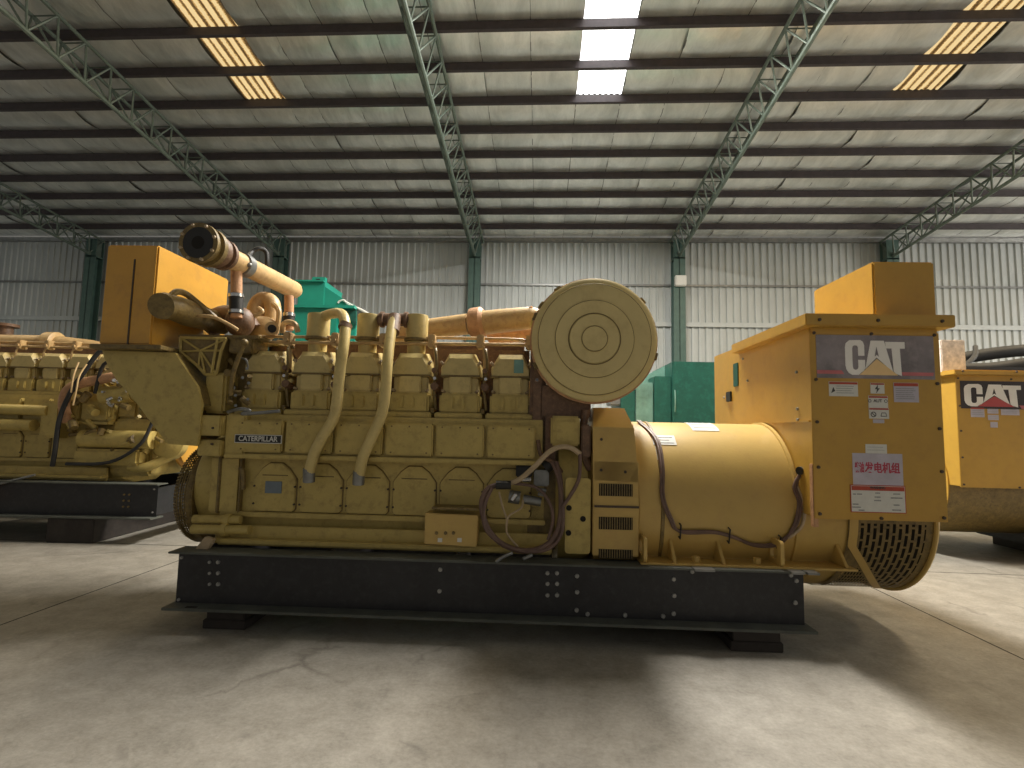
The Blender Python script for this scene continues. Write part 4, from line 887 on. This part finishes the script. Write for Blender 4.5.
# remote terminal box
t0 = part('terminal_box', MB().prism([(X(425, 513, 3.93), Z(425, 513, 3.93)), (X(478, 515.5, 3.93), Z(478, 515.5, 3.93)), (X(476.5, 547, 3.93), Z(476.5, 547, 3.93)), (X(424, 544, 3.93), Z(424, 544, 3.93))], 'y', 3.93, 4.08, .006), 'gen', main)
part('drip_cover', MB().box(X(432, 508, 3.95), X(478, 509, 3.95), 3.93, 4.1, Z(455, 509.5, 3.95), Z(455, 507.5, 3.95), .003), 'engd', t0)
for px in (436.5, 445.5, 453.5): bolt(t0, X(px, 533, 3.93), 3.93, Z(px, 533, 3.93), .014, .01, 'engd')
for px in (440, 459.5): part('sticker', MB().box(X(px-2.2, 540, 3.93), X(px+2.2, 540, 3.93), 3.926, 3.93, Z(px, 542, 3.93), Z(px, 538, 3.93)), 'white', t0)

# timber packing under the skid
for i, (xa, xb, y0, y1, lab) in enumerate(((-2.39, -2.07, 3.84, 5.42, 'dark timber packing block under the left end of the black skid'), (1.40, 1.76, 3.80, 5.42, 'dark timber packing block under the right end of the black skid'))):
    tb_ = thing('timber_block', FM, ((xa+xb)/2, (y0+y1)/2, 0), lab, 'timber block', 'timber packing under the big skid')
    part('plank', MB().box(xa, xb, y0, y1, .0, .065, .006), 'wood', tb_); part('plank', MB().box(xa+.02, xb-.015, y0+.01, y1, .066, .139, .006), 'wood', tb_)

# ------------------------------------------------------------------ set at the left, engine end only in view
LS = 1.06
FL = Frame((-7.35, 2.07, .15), .05, LS, -1)
left = thing('generator_set', FL, (-.3, 4.65, .11), 'yellow diesel engine on a black skid at the left edge of the photo', 'generator')
skl = make_skid(left, -2.645, 1.955, [(-2.6, .21, 'bolt', .012), (-2.6, .48, 'bolt', .012)]+[(-2.25-dx*.06, .27+dz*.07, 'engd', .013) for dx in (0, 1) for dz in (0, 1, 2)])
make_engine(left, spacing=.362, cov0=-1.66, front=False, detail=False)
lx = part('exhaust_pipe', MB().tube([(2.2, 4.75, 2.30), (1.0, 4.75, 2.30), (-.40, 4.75, 2.31)], .12, 24, False).tube([(-.52, 4.75, 2.31), (-1.0, 4.75, 2.28), (-1.5, 4.78, 2.22)], [.115, .095, .06], 24, False), 'pipe', left)
part('collar', MB().lathe([(.12, 0), (.165, .01), (.165, .14), (.13, .16)], (-.38, 4.75, 2.31), (-1, 0, 0), 32), 'pipe', lx)
# accessories at its free end
part('front_housing', MB().box(-2.35, -1.84, 4.15, 5.15, .60, 1.30, .03).box(-2.1, -1.84, 4.2, 5.0, 1.3, 1.62, .03), 'eng', left)
part('oil_cooler', MB().tube([(-2.42, 4.08, 1.05), (-1.55, 4.08, 1.05)], .11, 20, False).box(-2.3, -1.5, 4.0, 4.2, .74, .93, .03), 'eng', left)
part('oil_filter', MB().tube([(-2.15, 4.05, 1.62), (-1.78, 4.05, 1.58)], .11, 20, False).ball((-2.18, 4.05, 1.62), .1, (.5, 1, 1)), 'eng', left)
part('coolant_elbow', MB().tube([(-2.45, 4.1, 1.95), (-2.15, 4.02, 1.86), (-1.80, 3.98, 1.78), (-1.45, 3.98, 1.68), (-1.36, 3.98, 1.5), (-1.36, 4.05, 1.25)], .06, 16), 'rust', left)
part('pulley', MB().lathe([(.1, 0), (.30, .01), (.33, .03), (.29, .06), (.33, .09), (.33, .12), (.1, .14)], (-2.62, YC, 1.0), (1, 0, 0), 48).lathe([(.1, 0), (.2, .02), (.24, .05), (.24, .12), (.1, .16)], (-2.62, 4.35, 1.42), (1, 0, 0), 40), 'box', left)
part('drive_guard', MB().box(-2.48, -2.36, 4.1, 4.6, 1.28, 1.86, .04), 'brn', left)
part('water_pump', MB().lathe([(.05, 0), (.18, .01), (.22, .06), (.2, .14), (.1, .2)], (-2.55, 4.28, 1.02), (0, -1, 0), 32).tube([(-2.55, 4.2, .85), (-2.35, 4.1, .72), (-2.15, 4.1, .72)], .06, 14), 'eng', left)
part('long_cylinder', MB().tube([(.9, 4.02, 1.40), (-1.15, 4.02, 1.38)], .065, 16, False).tube([(.9, 4.0, 1.22), (-1.0, 4.0, 1.2)], .07, 16, False).box(-1.3, -1.05, 4.0, 4.2, 1.05, 1.5, .03), 'eng', left)
mbq = MB(); rr_ = random.Random(5)
for k in range(46):
    a = Vector((rr_.uniform(-2.5, -1.4), rr_.uniform(3.95, 4.2), rr_.uniform(.85, 1.85))); bq = a+Vector((rr_.uniform(-.12, .12), rr_.uniform(-.06, .02), rr_.uniform(-.1, .1)))
    part('pipe_fitting', MB().cyl(a, bq, rr_.uniform(.015, .05), n=10), 'engd' if k % 3 else 'eng', left)

for k in range(14):
    a = Vector((rr_.uniform(-2.35, -1.85), rr_.uniform(3.9, 3.98), rr_.uniform(1.45, 1.8))); part('bright_fitting', MB().cyl(a, a+Vector((rr_.uniform(-.05, .05), -.03, rr_.uniform(-.05, .05))), rr_.uniform(.012, .022), n=8), 'chrome', left)
part('wiring_loom', MB().tube([(-1.92, 4.0, 2.25), (-1.75, 3.95, 2.1), (-1.62, 3.92, 1.85), (-1.5, 3.92, 1.65), (-1.38, 3.92, 1.3), (-1.36, 3.92, .9), (-1.32, 3.95, .72)], .026, 10).tube([(-2.3, 3.95, 1.85), (-2.1, 3.9, 1.98), (-1.85, 3.92, 1.95), (-1.75, 3.95, 1.6)], .02, 8).tube([(-2.45, 4.0, 1.3), (-2.35, 3.95, 1.0), (-2.0, 3.95, .78), (-1.5, 3.93, .75)], .02, 8), 'black', left)
part('yellow_wire', MB().tube([(-1.66, 3.9, 1.95), (-1.6, 3.88, 1.8), (-1.58, 3.88, 1.62), (-1.54, 3.9, 1.45)], .01, 6).tube([(-1.56, 3.9, 1.97), (-1.54, 3.87, 1.8), (-1.52, 3.88, 1.6)], .01, 6), 'tan', left)
part('drain_canister', MB().cyl((-.62, 3.82, .30), (-.62, 3.82, .52), .06, n=18), 'rust', left)
part('canister_bracket', MB().tube([(-.5, 3.84, .56), (-.62, 3.8, .53), (-.75, 3.84, .5), (-1.2, 3.86, .62)], .014, 8).box(-.72, -.52, 3.78, 3.9, .52, .535), 'steel', left)
part('exhaust_cap', MB().cyl((.47, 5.0, 2.2), (.47, 5.0, 2.58), .09, n=16).cyl((.47, 5.0, 2.58), (.47, 5.0, 2.62), .15, n=16), 'brn', left)
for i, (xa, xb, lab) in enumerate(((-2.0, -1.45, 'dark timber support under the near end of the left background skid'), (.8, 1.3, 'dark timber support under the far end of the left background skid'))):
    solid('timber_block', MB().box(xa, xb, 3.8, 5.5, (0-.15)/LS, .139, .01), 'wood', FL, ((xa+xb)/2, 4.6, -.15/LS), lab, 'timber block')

# ------------------------------------------------------------------ set at the right, cabinet in view
FRt = Frame((3.15, 2.80, 0), GZ)
right = thing('generator_set', FRt, (3.3, 4.65, 0.11), 'orange yellow generator cabinet at the right edge, red triangle on its sign', 'generator')
make_generator(right, detail=False, sign_dark=True, barrel=False, slots=False, wide=.45)
rp_ = [o_ for o_ in right.children if o_.name.startswith('front_panel')][0]
def rl(px0, py0, px1, py1, **k):
    a = meas(px0, py1, 6.558); b_ = meas(px1, py0, 6.558)
    label(rp_, 'warning_label', a.x-3.187, b_.x-3.187, a.z, b_.z, 3.8, **k)
rl(971, 407.5, 984, 417, bg='lav', head='red', lines=3); rl(987.5, 408, 998, 413.5, bg='lav', lines=2); rl(1001, 407.5, 1019, 415, bg='lav', lines=3); rl(988, 415, 998.5, 420, bg='lav', lines=2); rl(990.5, 422, 997.5, 427.5, bg='lav')
part('duct_box', MB().box(2.0, 2.30, 4.0, 4.8, 2.336, 2.76, .01), mat('primer_mottled', (.78, .68, .60), .6, 0, .3, 14), right)
rrx = 2.98
part('skid_frame', MB().box(3.22, 7.8, 4.05, 4.07, .16, .53).box(3.22, 7.8, 5.1, 5.12, .16, .53).box(3.22, 3.24, 4.07, 5.1, .16, .53).box(3.15, 7.85, 3.95, 4.15, .14, .16).box(3.15, 7.85, 3.95, 4.15, .53, .545), 'skid', right)
part('lug', MB().tube([(2.98, 4.1, .30), (3.02, 4.08, .24), (3.1, 4.08, .24), (3.24, 4.1, .26)], .03, 8), 'skid', right)
part('alternator_barrel', MB().lathe([(RB-.02, 0), (RB, .01), (RB, 1.6)], (3.41, YC, ZC), (1, 0, 0), 64), 'gen', right)
tp = part('radiator_pipework', MB().tube([(2.9, 5.2, 2.62), (3.4, 5.25, 2.74), (4.2, 5.25, 2.85), (5.5, 5.3, 2.9)], .09, 16).tube([(2.7, 5.0, 2.52), (3.3, 4.9, 2.50), (4.2, 4.8, 2.62), (5.5, 4.8, 2.6)], .10, 14).tube([(2.85, 4.9, 2.45), (3.3, 5.1, 2.7), (3.5, 5.3, 2.9)], .035, 10).box(2.6, 5.2, 4.7, 5.5, 2.357, 2.52, .04), 'black', right)
part('filler_cap', MB().cyl((2.50, 4.7, 2.336), (2.50, 4.7, 2.56), .11, n=24).cyl((2.50, 4.7, 2.50), (2.50, 4.7, 2.54), .125, n=24), 'white', right, 'white ribbed cap')
part('engine_block', MB().box(4.6, 7.5, 4.2, 5.1, .6, 1.9, .05), 'eng', right)
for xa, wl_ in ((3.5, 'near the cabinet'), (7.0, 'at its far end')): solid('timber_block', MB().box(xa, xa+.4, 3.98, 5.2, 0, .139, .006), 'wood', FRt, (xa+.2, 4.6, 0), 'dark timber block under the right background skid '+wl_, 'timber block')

# ------------------------------------------------------------------ green sets at the back
FG = Frame((0, 0, 0), GZ)
g = thing('green_enclosure', FG, (2.7, 9.8, 0), 'dark green stepped enclosure behind the barrel, right of the round air cleaner', 'generator enclosure')
def gz(px, py, Y=9.0): return Z(px, py, Y)
def gx(px, py, Y=9.0): return X(px, py, Y)
part('main_housing', MB().box(gx(672.5, 400), 3.9, 9.0, 10.6, .25, gz(680, 361.5), .015), 'green', g)
part('sloped_hood', MB().prism([(gx(640, 382), gz(640, 381)), (gx(672.5, 376), gz(672, 381)), (gx(672.5, 362), gz(672, 362)), (gx(655, 372), gz(655, 371))], 'y', 9.5, 10.6), 'greenl', g)
part('step_housing', MB().box(gx(655, 400), gx(672, 400), 9.05, 10.4, .25, gz(664, 376), .01), 'green', g)
part('glossy_panel', MB().box(gx(637, 400), gx(654.5, 400), 9.10, 10.3, .8, gz(646, 382), .008), 'greenl', g)
part('end_housing', MB().box(gx(622, 400), gx(636.5, 400), 9.12, 10.2, .25, gz(630, 386), .01), 'green', g)
part('handle', MB().tube([(gx(674.5, 380)+.0, 8.98, gz(674, 412)), (gx(674.5, 380), 8.96, gz(674, 400)), (gx(674.5, 380), 8.98, gz(674, 390))], .012, 8), 'greenl', g)
part('base_frame', MB().box(gx(610, 400), 3.9, 9.0, 10.4, .0, .25, .01), 'skid', g)
part('grey_fitting', MB().box(gx(611, 400), gx(622, 400), 9.15, 9.6, gz(617, 405), gz(617, 394), .02), 'steel', g)

YG = 9.6
gx = lambda a, b_: X(a, b_, YG)
gz = lambda a, b_: Z(a, b_, YG)
t = thing('teal_generator', FG, (-4.0, 10.3, 0), 'bright teal enclosure with a sloped hood behind the breathers of the engine', 'generator enclosure')
part('tower', MB().box(gx(298, 290), gx(324.5, 290), YG, YG+.9, gz(310, 309), gz(310, 282), .01), 'teal', t)
part('lifting_plate', MB().box(gx(296, 282), gx(324.5, 282), YG-.05, YG+.95, gz(310, 282), gz(310, 280.6)).box(gx(310, 278), gx(323, 278), YG+.1, YG+.2, gz(316, 281), gz(316, 275.5)), 'teal', t)
part('lug_hole', MB().box(gx(314, 278), gx(318, 278), YG+.09, YG+.1, gz(316, 279.3), gz(316, 277.4)), 'dark', t)
part('hood', MB().prism([(gx(324, 308), gz(324, 309)), (gx(353, 308), gz(353, 309)), (gx(353, 304), gz(353, 304)), (gx(345, 300), gz(345, 300)), (gx(324, 286), gz(324, 286))], 'y', YG+.02, YG+.9), 'teal', t)
part('lower_housing', MB().box(gx(295, 320), gx(339, 320), YG-.1, YG+1.2, .25, gz(315, 309), .01).box(gx(342, 320), gx(356, 320), YG+.0, YG+1.2, .25, gz(350, 310), .01), 'teal', t)
part('cornice', MB().box(gx(294, 308), gx(357, 308), YG-.16, YG+1.2, gz(320, 309.5), gz(320, 306.8)), 'teal', t)
part('brace', MB().prism([(gx(343, 312), gz(343, 312)), (gx(357, 312), gz(357, 311)), (gx(357, 326), gz(357, 326))], 'y', YG-.06, YG, 0), 'green', t)
part('base_frame', MB().box(gx(295, 320), gx(356, 320), YG-.1, YG+1.2, 0, .25, .01), 'skid', t)
part('hose_rail', MB().tube([meas(338, 303, YG), meas(340, 301, YG), meas(344, 300.5, YG), meas(349, 305, YG), meas(360, 309, YG), meas(372, 316, YG)], .02, 8).tube([meas(346, 302, YG), meas(357, 308, YG), meas(366, 313, YG)], .02, 8), 'white', t, 'pale pipe rail')
part('grey_box', MB().box(gx(352, 307), gx(363, 307), YG, YG+.4, gz(357, 316), gz(357, 306.5), .02), 'steel', t)

# ================================================================== LIGHT
W = bpy.data.worlds.new('daylight'); C.world = W; W.use_nodes = True
bg = W.node_tree.nodes['Background']; bg.inputs[0].default_value = (1, .96, .88, 1); bg.inputs[1].default_value = .27
def area(name, loc, rot, sx, sy, power, col=(1, 1, 1)):
    l = bpy.data.lights.new(name, 'AREA'); l.shape = 'RECTANGLE'; l.size = sx; l.size_y = sy; l.energy = power; l.color = col
    o = bpy.data.objects.new(name, l); COL.objects.link(o); o.location = loc; o.rotation_euler = rot; return o
tilt = math.atan(SL)
for i, (c_, k) in enumerate(SKY):
    y0, y1 = SKY0, SY1
    ym = (y0+y1)/2
    area('skylight_daylight', (c_, ym, roofz(ym)-.14), (-tilt, 0, 0), .8, y1-y0, 1480 if k == 'w' else (420 if c_ > 0 else 110), (1, .95, .87) if k == 'w' else (1, .80, .52))
# unseen side lamps added to lift the roof and side faces
area('side_fill_right', (23.5, 6.0, 2.6), (0, math.radians(97), 0), 5.0, 9, 1700, (1, .95, .88))
area('side_fill_left', (-23.5, 6.0, 2.6), (0, math.radians(-97), 0), 5.0, 9, 130, (.95, 1, 1))
C.view_settings.view_transform = 'Standard'; C.view_settings.look = 'None'; C.view_settings.gamma = 1; C.view_settings.use_curve_mapping = False
C.view_settings.exposure = 0.0
